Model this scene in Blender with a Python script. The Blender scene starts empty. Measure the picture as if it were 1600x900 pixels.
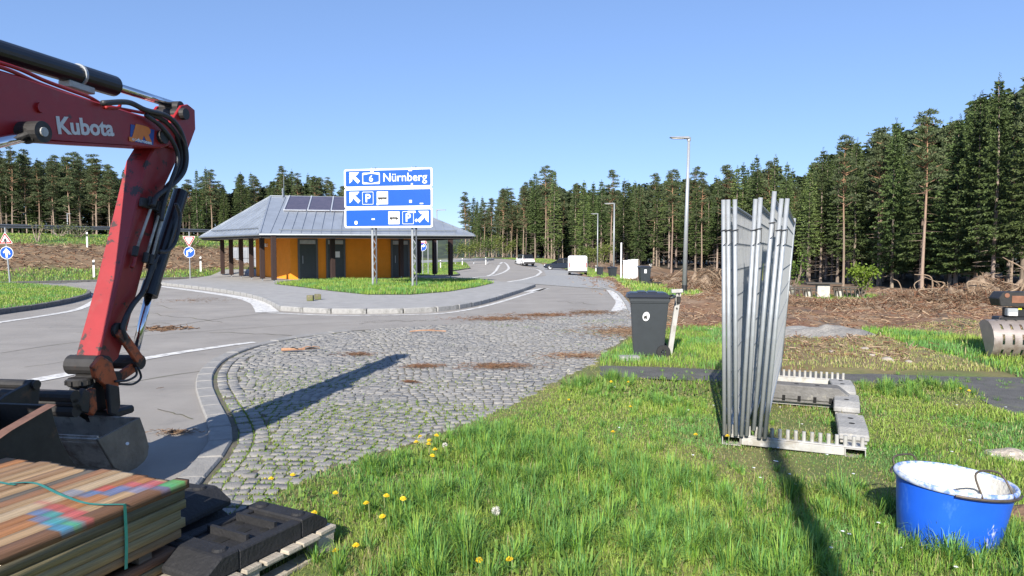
import bpy, bmesh, math, random
import numpy as np
from mathutils import Vector, Matrix
random.seed(7); rng = np.random.default_rng(11)
S = bpy.context.scene
C = S.collection
R = math.radians

# ------------------------------------------------------------------ camera, sky, sun, exposure
CAM_H, FPX, HOR = 1.65, 1067.0, 395.0
cam = bpy.data.cameras.new('camera'); cam_o = bpy.data.objects.new('camera', cam); C.objects.link(cam_o)
cam.sensor_width = 36.0; cam.lens = 36.0 * FPX / 1600.0; cam.clip_start = 0.05; cam.clip_end = 4000
PITCH = math.atan((450 - HOR) / FPX)
cam_o.location = (0, 0, CAM_H); cam_o.rotation_euler = (math.pi / 2 - PITCH, 0, 0)
S.camera = cam_o
SUN_EL, SUN_AZ = R(31), math.atan2(0.262, 1.0)        # light travels towards +y, a little to +x
w = bpy.data.worlds.new('World'); S.world = w; w.use_nodes = True
nt = w.node_tree; bg = nt.nodes['Background']
sky = nt.nodes.new('ShaderNodeTexSky'); sky.sky_type = 'NISHITA'; sky.sun_disc = False
sky.sun_elevation = SUN_EL; sky.sun_rotation = SUN_AZ + math.pi
sky.altitude = 1000; sky.air_density = 1.0; sky.dust_density = 0.0; sky.ozone_density = 6.0
gam = nt.nodes.new('ShaderNodeGamma'); gam.inputs[1].default_value = .60; tnt = nt.nodes.new('ShaderNodeMix'); tnt.data_type = 'RGBA'; tnt.blend_type = 'MULTIPLY'; tnt.inputs[0].default_value = 1; tnt.inputs[7].default_value = (.86, .98, 1.25, 1)
nt.links.new(sky.outputs[0], gam.inputs[0]); nt.links.new(gam.outputs[0], tnt.inputs[6]); nt.links.new(tnt.outputs[2], bg.inputs[0]); bg.inputs[1].default_value = 0.15
sl = bpy.data.lights.new('sun', 'SUN'); sl.energy = 4.6; sl.angle = R(0.53); sl.color = (1.0, 0.94, 0.84)
so = bpy.data.objects.new('sun', sl); C.objects.link(so)
d = Vector((math.sin(SUN_AZ) * math.cos(SUN_EL), math.cos(SUN_AZ) * math.cos(SUN_EL), -math.sin(SUN_EL)))
so.rotation_euler = d.to_track_quat('-Z', 'Y').to_euler(); so.location = (-5, -20, 20)
S.view_settings.view_transform = 'Standard'; S.view_settings.look = 'None'
S.view_settings.gamma = 1.0; S.view_settings.use_curve_mapping = False
S.view_settings.exposure = 0.9
S.render.engine = 'CYCLES'

# ------------------------------------------------------------------ helpers
def ss(a, b, x):
    t = np.clip((np.asarray(x, float) - a) / (b - a), 0, 1); return t * t * (3 - 2 * t)
_h = rng.random((256, 256))
def noise(x, y, s=1.0, o=0):
    x = np.asarray(x, float) / s + 17.3 * (o + 1); y = np.asarray(y, float) / s + 5.1 * (o + 1)
    xi = np.floor(x).astype(int); yi = np.floor(y).astype(int); fx = x - xi; fy = y - yi
    fx = fx * fx * (3 - 2 * fx); fy = fy * fy * (3 - 2 * fy)
    a = _h[xi % 256, yi % 256]; b = _h[(xi + 1) % 256, yi % 256]; c = _h[xi % 256, (yi + 1) % 256]; e = _h[(xi + 1) % 256, (yi + 1) % 256]
    return (a * (1 - fx) + b * fx) * (1 - fy) + (c * (1 - fx) + e * fx) * fy
def fbm(x, y, s=1.0, o=0):
    return (noise(x, y, s, o) + .5 * noise(x, y, s / 2.1, o + 3) + .25 * noise(x, y, s / 4.3, o + 7)) / 1.75
def pip(x, y, poly):
    x = np.asarray(x, float); y = np.asarray(y, float); ins = np.zeros(x.shape, bool); n = len(poly)
    for i in range(n):
        x1, y1 = poly[i]; x2, y2 = poly[(i + 1) % n]
        c = ((y1 > y) != (y2 > y)); t = (x2 - x1) * (y - y1) / ((y2 - y1) if y2 != y1 else 1e-9) + x1
        ins ^= c & (x < t)
    return ins
def G(px, py, z=0.0):
    """a point of the photograph that lies at height z, as place coordinates"""
    u = (px - 800) / FPX; v = (450 - py) / FPX; c, s_ = math.cos(PITCH), math.sin(PITCH)
    dy = c + v * s_; dz = -s_ + v * c
    t = (z - CAM_H) / dz; return (u * t, dy * t)
def GZ(px, py):
    x, y = G(px, py)
    for _ in range(25): x, y = G(px, py, float(zf(x, y)))
    return (x, y)
def bank_u(x, y): return -.75 * (x + 25.5) + .66 * (y - 36.7)
def zf(x, y):
    x = np.asarray(x, float); y = np.asarray(y, float)
    wl = ss(-20, -9, x)
    z = wl * (-.55 * ss(40, 70, y) + 1.0 * ss(95, 130, y) * ss(-7, 5, x) + 1.2 * ss(76, 102, y) * (1 - ss(-7, 5, x)))
    z = z - .75 * ss(5, 14, x) * ss(17, 34, y) - .5 * ss(14, 30, x) * ss(34, 55, y)
    u = bank_u(x, y)
    fade = 1 - ss(-9, -1, x + .12 * y)
    b = .3 * ss(0, 3, u) + 1.75 * ss(2, 11, u) + .95 * ss(9, 17, u)
    z = z * (1 - fade * ss(0, 6, u)) + b * fade
    return z
def tag(o, label=None, cat=None, group=None, kind=None):
    if label: o['label'] = label
    if cat: o['category'] = cat
    if group: o['group'] = group
    if kind: o['kind'] = kind
    return o
def empty(name, loc=(0, 0, 0), rz=0, label=None, cat=None, group=None):
    o = bpy.data.objects.new(name, None); C.objects.link(o); o.location = loc; o.rotation_euler = (0, 0, rz)
    o.empty_display_size = .1
    return tag(o, label, cat, group)
def copy_tree(o, parent=None):
    c = o.copy(); C.objects.link(c); c.parent = parent
    for ch in list(o.children): copy_tree(ch, c)
    return c
def link(name, me, mat, parent=None, smooth=False):
    if mat is not None and not me.materials: me.materials.append(mat)
    if smooth and len(me.polygons): me.polygons.foreach_set('use_smooth', [True] * len(me.polygons))
    o = bpy.data.objects.new(name, me); C.objects.link(o)
    if parent is not None: o.parent = parent
    return o
class MB:
    def __init__(self): self.v = []; self.f = []
    def add(self, vs, fs):
        b = len(self.v); self.v += [tuple(p) for p in vs]; self.f += [tuple(i + b for i in f) for f in fs]; return self
    def box(self, c, s, rz=0, M=None):
        x, y, z = [k / 2 for k in s]
        vs = [Vector((a * x, b * y, e * z)) for e in (-1, 1) for b in (-1, 1) for a in (-1, 1)]
        T = Matrix.Translation(c) @ (M.to_4x4() if M is not None else Matrix.Rotation(rz, 4, 'Z'))
        return self.add([T @ p for p in vs], [(0, 2, 3, 1), (4, 5, 7, 6), (0, 1, 5, 4), (2, 6, 7, 3), (1, 3, 7, 5), (0, 4, 6, 2)])
    def bar(self, a, b, w, h, up=(0, 0, 1)):
        a = Vector(a); b = Vector(b); d = b - a; L = d.length; d.normalize(); u = Vector(up)
        s = d.cross(u)
        if s.length < 1e-4: s = d.cross(Vector((1, 0, 0)))
        s.normalize(); u = s.cross(d)
        M = Matrix((d, -s, u)).transposed()
        return self.box((a + b) / 2, (L, w, h), M=M)
    def prism(self, prof, y0, y1, axis='y'):
        """profile in (x, z), extruded along y"""
        n = len(prof); T = (lambda p, y: (p[0], y, p[1])) if axis == 'y' else ((lambda p, y: (y, p[0], p[1])) if axis == 'x' else (lambda p, y: (p[0], p[1], y)))
        vs = [T(p, y0) for p in prof] + [T(p, y1) for p in prof]
        fs = [tuple(range(n)), tuple(range(2 * n - 1, n - 1, -1))] + [(i, (i + 1) % n, n + (i + 1) % n, n + i) for i in range(n)]
        return self.add(vs, fs)
    def tube(self, pts, r, n=8, cap=True):
        pts = [Vector(p) for p in pts]; m = len(pts); rs = r if isinstance(r, (list, tuple)) else [r] * m
        vs = []; prev = None
        for i, p in enumerate(pts):
            t = (pts[min(i + 1, m - 1)] - pts[max(i - 1, 0)]).normalized()
            if prev is None:
                a = Vector((0, 0, 1)) if abs(t.z) < .9 else Vector((1, 0, 0)); s = t.cross(a).normalized()
            else:
                s = prev - t * prev.dot(t); s = s.normalized() if s.length > 1e-5 else t.cross(Vector((0, 0, 1))).normalized()
            prev = s; q = t.cross(s)
            for k in range(n):
                an = 2 * math.pi * k / n; vs.append(p + (s * math.cos(an) + q * math.sin(an)) * rs[i])
        fs = [(i * n + k, i * n + (k + 1) % n, (i + 1) * n + (k + 1) % n, (i + 1) * n + k) for i in range(m - 1) for k in range(n)]
        if cap: fs += [tuple(range(n - 1, -1, -1)), tuple(range((m - 1) * n, m * n))]
        return self.add(vs, fs)
    def lathe(self, prof, n=32, c=(0, 0, 0), M=None):
        """profile (r, z)"""
        m = len(prof); vs = []
        for r_, z in prof:
            for k in range(n):
                a = 2 * math.pi * k / n; p = Vector((r_ * math.cos(a), r_ * math.sin(a), z))
                if M is not None: p = M @ p
                vs.append((p.x + c[0], p.y + c[1], p.z + c[2]))
        fs = [(i * n + k, i * n + (k + 1) % n, (i + 1) * n + (k + 1) % n, (i + 1) * n + k) for i in range(m - 1) for k in range(n)]
        return self.add(vs, fs)
    def mesh(self, name, bevel=0, seg=1):
        me = bpy.data.meshes.new(name); me.from_pydata(self.v, [], self.f)
        bm = bmesh.new(); bm.from_mesh(me)
        bmesh.ops.recalc_face_normals(bm, faces=bm.faces)
        if bevel:
            es = [e for e in bm.edges if len(e.link_faces) == 2 and e.calc_face_angle(0) > .5]
            bmesh.ops.bevel(bm, geom=es, offset=bevel, segments=seg, affect='EDGES', clamp_overlap=True)
        bm.to_mesh(me); bm.free(); me.update(); return me
    def build(self, name, mat, parent=None, bevel=0, seg=1, smooth=False):
        return link(name, self.mesh(name, bevel, seg), mat, parent, smooth)
def spline(pts, n=8):
    """Catmull-Rom through pts"""
    P = [Vector(p) for p in pts]; P = [2 * P[0] - P[1]] + P + [2 * P[-1] - P[-2]]; out = []
    for i in range(1, len(P) - 2):
        for k in range(n):
            t = k / n; a, b, c, e = P[i - 1], P[i], P[i + 1], P[i + 2]
            out.append(.5 * (2 * b + (c - a) * t + (2 * a - 5 * b + 4 * c - e) * t * t + (3 * b - a - 3 * c + e) * t ** 3))
    out.append(P[-2]); return out
def soup(name, V, F, mat, parent=None, col=None, smooth=False):
    """numpy mesh: V (n,3), F (m,k) ; col (n,3) optional vertex colour"""
    me = bpy.data.meshes.new(name); V = np.asarray(V, np.float32); F = np.asarray(F, np.int32); k = F.shape[1]
    me.vertices.add(len(V)); me.vertices.foreach_set('co', V.ravel())
    me.loops.add(F.size); me.loops.foreach_set('vertex_index', F.ravel())
    me.polygons.add(len(F)); me.polygons.foreach_set('loop_start', np.arange(0, F.size, k, dtype=np.int32))
    if smooth: me.polygons.foreach_set('use_smooth', np.ones(len(F), bool))
    me.update(calc_edges=True)
    if col is not None: set_col(me, col)
    return link(name, me, mat, parent) if mat is not None else me
def set_col(me, col):
    a = me.color_attributes.new('Col', 'FLOAT_COLOR', 'POINT'); c4 = np.ones((len(col), 4), np.float32); c4[:, :3] = col
    a.data.foreach_set('color', c4.ravel())
def text_mesh(s, size, bold=0.0, shear=0.0, align='LEFT'):
    cu = bpy.data.curves.new('lettering', 'FONT'); cu.body = s; cu.size = size; cu.offset = bold; cu.shear = shear
    cu.align_x = align; cu.extrude = .0015; cu.resolution_u = 3
    o = bpy.data.objects.new('lettering', cu); C.objects.link(o)
    bpy.context.view_layer.update()
    me = bpy.data.meshes.new_from_object(o.evaluated_get(bpy.context.evaluated_depsgraph_get()))
    bpy.data.objects.remove(o); bpy.data.curves.remove(cu); me.materials.clear(); return me

# ------------------------------------------------------------------ materials
MATS = {}
def mat(name, col, rough=.6, metal=0.0, var=.12, scale=6.0, col2=None, bump=0.0, bscale=None, attr=None, objrand=0.0, detail=5, spec=.5, stretch=None, thr=None, trans=0.0):
    if name in MATS: return MATS[name]
    m = bpy.data.materials.new(name); m.use_nodes = True; t = m.node_tree; b = t.nodes['Principled BSDF']
    N = t.nodes.new; L = t.links.new
    b.inputs['Roughness'].default_value = rough; b.inputs['Metallic'].default_value = metal
    b.inputs['Specular IOR Level'].default_value = spec
    tc = N('ShaderNodeTexCoord'); mp = N('ShaderNodeMapping'); L(tc.outputs['Object'], mp.inputs[0])
    if stretch: mp.inputs['Scale'].default_value = stretch
    no = N('ShaderNodeTexNoise'); no.inputs['Scale'].default_value = scale; no.inputs['Detail'].default_value = detail; no.inputs['Roughness'].default_value = .65
    L(mp.outputs[0], no.inputs[0])
    ra = N('ShaderNodeValToRGB'); lo, hi = thr or (.3, .7)
    ra.color_ramp.elements[0].position = lo; ra.color_ramp.elements[1].position = hi
    c2 = col2 if col2 else tuple(min(1, k * (1 + var)) for k in col); c1 = col if col2 else tuple(k * (1 - var) for k in col)
    ra.color_ramp.elements[0].color = (*c1, 1); ra.color_ramp.elements[1].color = (*c2, 1)
    L(no.outputs[0], ra.inputs[0]); out = ra.outputs[0]
    if attr:
        at = N('ShaderNodeVertexColor'); at.layer_name = 'Col'
        mx = N('ShaderNodeMix'); mx.data_type = 'RGBA'; mx.blend_type = 'MULTIPLY'; mx.inputs[0].default_value = 1
        L(at.outputs[0], mx.inputs[6]); L(out, mx.inputs[7]); out = mx.outputs[2]
    if objrand:
        oi = N('ShaderNodeObjectInfo'); hs = N('ShaderNodeHueSaturation'); mr = N('ShaderNodeMapRange')
        mr.inputs[3].default_value = 1 - objrand; mr.inputs[4].default_value = 1 + objrand
        L(oi.outputs['Random'], mr.inputs[0]); L(mr.outputs[0], hs.inputs['Value'])
        mr2 = N('ShaderNodeMapRange'); mr2.inputs[3].default_value = .5 - objrand * .05; mr2.inputs[4].default_value = .5 + objrand * .05
        ml = N('ShaderNodeMath'); ml.operation = 'FRACT'; mm = N('ShaderNodeMath'); mm.operation = 'MULTIPLY'; mm.inputs[1].default_value = 7.31
        L(oi.outputs['Random'], mm.inputs[0]); L(mm.outputs[0], ml.inputs[0]); L(ml.outputs[0], mr2.inputs[0]); L(mr2.outputs[0], hs.inputs['Hue'])
        L(out, hs.inputs['Color']); out = hs.outputs[0]
    L(out, b.inputs['Base Color'])
    if bump:
        n2 = N('ShaderNodeTexNoise'); n2.inputs['Scale'].default_value = bscale or scale * 4; n2.inputs['Detail'].default_value = 4; L(mp.outputs[0], n2.inputs[0])
        bp = N('ShaderNodeBump'); bp.inputs['Strength'].default_value = min(1, bump); bp.inputs['Distance'].default_value = .02; L(n2.outputs[0], bp.inputs['Height']); L(bp.outputs[0], b.inputs['Normal'])
    if trans:
        tr = N('ShaderNodeBsdfTranslucent'); L(out, tr.inputs[0]); ms = N('ShaderNodeMixShader'); ms.inputs[0].default_value = trans
        o_ = t.nodes['Material Output']; L(b.outputs[0], ms.inputs[1]); L(tr.outputs[0], ms.inputs[2]); L(ms.outputs[0], o_.inputs[0])
    MATS[name] = m; return m
def wear(m, col, scale=8.0, lo=.62, hi=.68, amount=1.0, stretch=None, rough=None):
    """adds patches of another colour (chips, rust, dirt) on top of a material's colour"""
    t = m.node_tree; b = t.nodes['Principled BSDF']; N = t.nodes.new; L = t.links.new
    src = b.inputs['Base Color'].links[0].from_socket
    tc = N('ShaderNodeTexCoord'); mp = N('ShaderNodeMapping'); L(tc.outputs['Object'], mp.inputs[0])
    if stretch: mp.inputs['Scale'].default_value = stretch
    no = N('ShaderNodeTexNoise'); no.inputs['Scale'].default_value = scale; no.inputs['Detail'].default_value = 8; no.inputs['Roughness'].default_value = .7; L(mp.outputs[0], no.inputs[0])
    mr = N('ShaderNodeMapRange'); mr.inputs[1].default_value = lo; mr.inputs[2].default_value = hi; mr.inputs[4].default_value = amount; L(no.outputs[0], mr.inputs[0])
    mx = N('ShaderNodeMix'); mx.data_type = 'RGBA'; L(mr.outputs[0], mx.inputs[0]); L(src, mx.inputs[6]); mx.inputs[7].default_value = (*col, 1)
    L(mx.outputs[2], b.inputs['Base Color'])
    return m
M_asph = wear(wear(mat('asphalt', (.285, .262, .235), .9, var=.14, scale=.7, bump=.5, bscale=160), (.17, .16, .15), 1.3, .60, .72, .45), (.33, .28, .23), .45, .58, .75, .5)
M_asph = wear(M_asph, (.20, .185, .165), .5, .55, .72, .55, (.25, 1.6, 1))
M_path = wear(mat('old_asphalt', (.10, .097, .092), .92, var=.3, scale=3, bump=.8, bscale=60), (.14, .16, .06), 4, .56, .66, .7)
M_pave = mat('pavement', (.31, .30, .285), .9, var=.14, scale=2.5, bump=.4, bscale=40)
M_sett = wear(mat('granite_sett', (.29, .28, .265), .85, var=.2, scale=40, bump=.5, bscale=90, objrand=.0), (.17, .155, .13), 1.1, .55, .72, .55)
M_sett1 = wear(mat('granite_sett_single', (.25, .24, .225), .85, var=.16, scale=40, bump=.5, bscale=90, objrand=.12), (.17, .155, .13), 3, .55, .72, .5)
M_joint = wear(mat('joint_soil', (.115, .10, .075), 1, var=.3, scale=8), (.09, .115, .03), 1.6, .48, .62, .7)
M_far_sett = mat('far_paving', (.30, .295, .285), .9, var=.22, scale=5, bump=.6, bscale=14)
M_kerb = wear(mat('kerb_stone', (.30, .295, .285), .88, var=.2, scale=9, bump=.4, bscale=50), (.10, .10, .09), 3.5, .55, .66, .6)
M_kerbd = mat('dark_kerb_stone', (.13, .125, .12), .9, var=.25, scale=7, bump=.4, bscale=50)
M_line = wear(mat('road_paint', (.66, .645, .61), .8, var=.08, scale=4), (.27, .255, .24), 6, .47, .60, .75)
M_ground = mat('ground_cover', (.9, .9, .9), 1, var=.22, scale=5, bump=.9, bscale=18, attr=True)
M_grass = mat('grass_blade', (1, 1, 1), .55, var=.05, scale=.8, attr=True, spec=.3, trans=.25)
M_galv = wear(mat('galvanised_steel', (.36, .38, .40), .48, .35, var=.12, scale=14), (.36, .37, .37), 5, .5, .6, .5)
M_galvr = wear(mat('dirty_galvanised', (.46, .45, .43), .6, .35, var=.15, scale=10), (.30, .27, .22), 6, .5, .62, .7)
M_white = mat('white_paint', (.78, .78, .77), .4, var=.04, scale=5)
M_black = mat('black_paint', (.018, .018, .02), .45, var=.2, scale=12)
M_rubber = wear(mat('black_rubber', (.014, .014, .016), .75, var=.3, scale=14, bump=.3, bscale=60), (.06, .057, .054), 10, .60, .72, .5)
M_hose = mat('hose_rubber', (.03, .03, .032), .5, var=.3, scale=20)
M_red = wear(wear(mat('red_enamel', (.30, .012, .014), .38, var=.1, scale=3), (.20, .010, .011), 2.0, .5, .66, .5), (.03, .025, .022), 9, .66, .70, .8)
M_red = wear(M_red, (.26, .10, .075), 1.4, .52, .8, .5)
M_redw = wear(wear(mat('worn_red_enamel', (.27, .018, .019), .42, var=.12, scale=4), (.24, .03, .03), 2.5, .5, .66, .6), (.03, .024, .02), 9, .57, .61, .95)
M_redw = wear(M_redw, (.28, .11, .085), 3.0, .54, .8, .4)
M_orange = wear(mat('orange_red_enamel', (.45, .09, .025), .5, var=.2, scale=8), (.03, .025, .022), 6, .47, .56, .95)
M_chrome = mat('chrome', (.72, .73, .75), .12, 1.0, var=.03)
M_steel = wear(mat('worn_steel', (.46, .43, .38), .55, .3, var=.2, scale=7), (.13, .085, .055), 4, .48, .62, .8)
M_dsteel = wear(mat('dark_steel', (.035, .033, .032), .55, .3, var=.3, scale=9), (.12, .065, .04), 5, .58, .7, .7)
M_bucket = wear(mat('bucket_grey', (.17, .15, .12), .7, .2, var=.25, scale=7, bump=.3, bscale=30), (.22, .20, .165), 6, .55, .68, .6)
M_bin = mat('bin_plastic', (.030, .036, .042), .45, var=.1, scale=6)
M_blue = wear(wear(mat('blue_plastic', (.014, .105, .62), .38, var=.1, scale=4), (.10, .26, .72), 8, .60, .72, .6, (1, 1, .35)), (.72, .74, .76), 11, .63, .69, .8, (1, 1, .45))
M_plaster = wear(mat('dried_plaster', (.58, .56, .51), .9, var=.1, scale=6, bump=.5, bscale=30), (.45, .40, .33), 4, .58, .72, .6)
M_signblue = mat('sign_blue', (.003, .075, .50), .35, var=.04, scale=3)
M_signred = mat('sign_red', (.62, .03, .03), .4, var=.04)
M_signwhite = mat('sign_white', (.80, .80, .80), .4, var=.02)
M_ink = mat('sign_ink', (.015, .015, .015), .5, var=.05)
M_glass = mat('car_glass', (.012, .014, .017), .08, var=.1)
M_tyre = mat('tyre_rubber', (.02, .02, .021), .8, var=.2)
M_alloy = mat('alloy', (.55, .56, .57), .35, .7, var=.05)
M_tail = mat('tail_light', (.45, .015, .012), .25, var=.05)

# ------------------------------------------------------------------ ground plan (place coordinates)
def GP(pts): return [G(*p) for p in pts]
def at_(px, dd): return ((px - 800) / FPX * dd, dd)
KERB_L = GP([(262, 792), (296, 752), (330, 715), (345, 688), (341, 660), (327, 628), (319, 602), (325, 580), (350, 559), (402, 540), (470, 527), (545, 517)])
COB_TOP = GP([(700, 508), (850, 497), (965, 487)])
COB_R = GP([(992, 478), (1010, 500), (985, 525), (950, 545), (925, 570), (880, 590), (800, 636), (740, 658), (660, 690), (560, 716), (505, 738), (430, 778)])
COBBLE = KERB_L + COB_TOP + COB_R + [(-1.5, 4.3), (-1.5, 3.7), (-2.3, 3.7)]
ROAD = [(-48, -6), (-2.4, -6), (-2.45, 3.0)] + COBBLE[:15] + COB_R[::1][:12][::-1][-1:] + \
       [(4.1, 25), (4.6, 30), (5.6, 36), (6.3, 46), (6.6, 60), (7.6, 80), (7.4, 96), (4.5, 112), (-2, 126), (-8, 132), (-16, 135),
        (-17, 124), (-9.5, 112), (-8.5, 98), (-8.5, 80), (-9.5, 66), (-13, 55), (-17.5, 47), (-20.3, 43), (-25.5, 36.9), (-34, 28), (-48, 14)]
PAVE = GP([(442, 485), (500, 489), (560, 490), (640, 489), (700, 485), (745, 477), (790, 464), (822, 453), (834, 448)]) + \
       GP([(792, 444), (742, 441), (714, 438.5)]) + [(-3.5, 43.2), (-7.0, 50), (-15, 52.5), (-20, 47.6)] + GP([(247, 444), (262, 446), (330, 454), (375, 461), (405, 468), (425, 476)])
NPK = 9
SIGN_GRASS = GP([(428, 448), (470, 453), (520, 460), (575, 466), (640, 466), (700, 461), (745, 453), (772, 446), (740, 442), (660, 441), (560, 441), (480, 443)])
LEFT_LAWN = GP([(-420, 560), (-200, 520), (0, 491), (50, 484), (100, 475), (132, 466), (138, 460), (118, 455), (60, 449), (0, 447), (-300, 447)])
PATH = GP([(930, 571), (1050, 574), (1130, 578), (1330, 583), (1480, 588), (1700, 592), (1900, 600), (1900, 720), (1640, 668), (1560, 640), (1500, 606), (1380, 603), (1120, 597), (940, 588)])
LANE = [(-.2, 38.5), (4.1, 31), (5.3, 36.5), (5.6, 46), (6.1, 60), (7.0, 80), (6.9, 95), (4.5, 108), (3.4, 100), (3.9, 84), (3.3, 66), (2.2, 52)]

def sheet(name, poly, dz, m, step=2.0, lift=None):
    from mathutils.geometry import tessellate_polygon
    bm = bmesh.new(); vs = [bm.verts.new((x, y, 0)) for x, y in poly]
    for t in tessellate_polygon([[Vector((x, y, 0)) for x, y in poly]]): bm.faces.new([vs[i] for i in t])
    xs = [p[0] for p in poly]; ys = [p[1] for p in poly]
    for ax, a, b in ((0, min(xs), max(xs)), (1, min(ys), max(ys))):
        k = a + step
        while k < b:
            co = (k, 0, 0) if ax == 0 else (0, k, 0); nn = (1, 0, 0) if ax == 0 else (0, 1, 0)
            bmesh.ops.bisect_plane(bm, geom=bm.verts[:] + bm.edges[:] + bm.faces[:], plane_co=co, plane_no=nn); k += step
    V = np.array([v.co[:] for v in bm.verts]); Z = zf(V[:, 0], V[:, 1]) + dz
    for v, z in zip(bm.verts, Z): v.co.z = z
    bmesh.ops.recalc_face_normals(bm, faces=bm.faces)
    me = bpy.data.meshes.new(name); bm.to_mesh(me); bm.free()
    if len(me.polygons) and me.polygons[0].normal.z < 0: me.flip_normals()
    o = link(name, me, m); o['kind'] = 'structure'; return o
def ribbon(name, pts, wd, dz, m, parent=None):
    P = [Vector((x, y, 0)) for x, y in pts]; P = spline(P, 5) if len(P) > 2 else P
    n = len(P); ws = [wd] * n if not isinstance(wd, (tuple, list)) else [wd[0] + (wd[1] - wd[0]) * i / (n - 1) for i in range(n)]
    V = []
    for i, p in enumerate(P):
        t = (P[min(i + 1, n - 1)] - P[max(i - 1, 0)]).normalized(); s = Vector((-t.y, t.x, 0))
        for q in (-.5, .5):
            v = p + s * ws[i] * q; V.append((v.x, v.y, float(zf(v.x, v.y)) + dz))
    F = [(2 * i, 2 * i + 2, 2 * i + 3, 2 * i + 1) for i in range(n - 1)]
    me = bpy.data.meshes.new(name); me.from_pydata(V, [], F); me.update()
    if me.polygons[0].normal.z < 0: me.flip_normals()
    o = link(name, me, m, parent)
    if parent is None: o['kind'] = 'structure'
    return o

# colour of the bare ground and where what grows
STRIP2 = GP([(1345, 514), (1450, 519), (1600, 545), (1750, 570), (1750, 640), (1600, 592), (1500, 562), (1400, 538), (1350, 524)])
STRIP1 = GP([(1000, 524), (1060, 516), (1150, 512), (1215, 520), (1215, 577), (1130, 579), (1050, 575), (1000, 573), (935, 572), (940, 560)])
PIC = [(15.5, 33), (19.5, 32), (22, 34.5), (20, 38), (15, 38)]
VERGE = [(4.6, 26), (5.4, 33), (6.4, 42), (7.0, 60), (8.0, 80), (7.8, 97), (5, 113), (-2, 128), (-2, 140), (12, 122), (14, 90), (12, 60), (10.5, 44), (9, 34), (7.5, 26.5), (5.4, 23)]
EDGE = [(1700, 43), (1600, 47), (1560, 50), (1500, 56), (1430, 62), (1350, 70), (1270, 80), (1200, 92), (1120, 104), (1040, 118), (960, 130), (890, 140), (830, 148), (785, 152), (745, 168), (725, 195)]
EDGE = [(dd * (p - 800) / FPX, dd) for p, dd in EDGE]
EX = np.array([e[0] for e in EDGE]); EY = np.array([e[1] for e in EDGE])
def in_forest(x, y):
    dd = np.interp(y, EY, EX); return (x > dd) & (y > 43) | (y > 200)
def debris_w(x, y):
    e = fbm(x, y, 2.2, 2) * 2.4
    wv = ss(3.0, 4.6, x + .5 * e - .02 * y) * ss(9.9, 12.6, y + e) * (1 - .9 * pip(x, y, VERGE))
    wv = wv * (1 - .9 * pip(x, y, STRIP2)) * (1 - .85 * pip(x, y, PIC)) * (1 - .9 * (pip(x, y, STRIP1)))
    return np.clip(wv, 0, 1)
def bank_brown(x, y):
    u = bank_u(x, y) + 3 * (fbm(x, y, 4, 5) - .5); return ss(3.6, 4.6, u) * (1 - ss(10.2, 11.6, u)) * (x + .12 * y < -3)
def patchy(x, y): return fbm(x, y, .9, 21)

def axis_lines(a, b, fine, lo, hi, grow=1.22):
    mid = list(np.arange(a, b + 1e-6, fine)); L_ = [a]; st = fine
    while L_[-1] > lo: st *= grow; L_.append(L_[-1] - st)
    H_ = [b]; st = fine
    while H_[-1] < hi: st *= grow; H_.append(H_[-1] + st)
    return np.array(L_[:0:-1] + mid + H_[1:])
gx = axis_lines(-6, 30, .24, -900, 900, 1.10); gy = axis_lines(0, 46, .24, -40, 1500, 1.07)
X, Y = np.meshgrid(gx, gy); Z = zf(X, Y)
path_in = pip(X, Y, PATH)
road_in = pip(X, Y, ROAD) | pip(X, Y, COBBLE) | path_in
DB = debris_w(X, Y)
Z = Z + DB * ((fbm(X, Y, 2.4, 1) - .45) * .42 + (fbm(X, Y, .7, 4) - .5) * .26 + .06)
Z = Z + (~road_in) * (1 - DB) * ((fbm(X, Y, 1.3, 8) - .5) * .05 + .01)
BBm = bank_brown(X, Y); Z = Z + BBm * (fbm(X, Y, 1.5, 6) - .5) * .5
er = road_in.copy(); er[1:-1, 1:-1] &= road_in[:-2, 1:-1] & road_in[2:, 1:-1] & road_in[1:-1, :-2] & road_in[1:-1, 2:]
nearc = (X > -2.0) & (Y < 22) & (X < 6); road_in = np.where(nearc & ~path_in, er, road_in)
Z = np.where(road_in, Z * 0 + zf(X, Y) - np.where(path_in, .03, .07), Z)
far = ss(170, 500, np.hypot(X, Y))
Z = Z * (1 - far) + far * (-2 + 0 * Z)
col = np.zeros(X.shape + (3,))
def blend(c, m): col[...] = col * (1 - m[..., None]) + np.array(c) * m[..., None]
blend((.105, .15, .035), np.ones(X.shape))
blend((.17, .165, .055), ss(.42, .62, patchy(X, Y)) * .9)
blend((.14, .10, .055), ss(.62, .75, fbm(X, Y, .5, 33)) * .3)
blend((.21, .125, .07), DB)
blend((.30, .20, .125), DB * ss(.48, .66, fbm(X, Y, 1.8, 12)))
blend((.20, .10, .055), DB * ss(.5, .62, fbm(X, Y, 1.1, 14)) * (1 - ss(15, 24, Y)))
blend((.11, .08, .055), DB * ss(.58, .7, fbm(X, Y, .6, 15)))
dry = ss(9.6, 10.4, Y) * (1 - ss(11.5, 13.5, Y + 2 * (fbm(X, Y, 1.5, 9) - .5))) * ss(4.0, 5.2, X) * (1 - pip(X, Y, STRIP2))
blend((.22, .19, .085), dry * .8); blend((.21, .12, .07), dry * ss(.5, .6, fbm(X, Y, .7, 44)) * .8)
blend((.23, .155, .09), BBm); blend((.13, .085, .05), BBm * ss(.5, .65, fbm(X, Y, .9, 16)))
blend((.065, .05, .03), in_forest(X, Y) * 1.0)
blend((.045, .06, .03), ss(150, 300, np.hypot(X, Y)))
ny, nx = X.shape
idx = np.arange(nx * ny).reshape(ny, nx)
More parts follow.
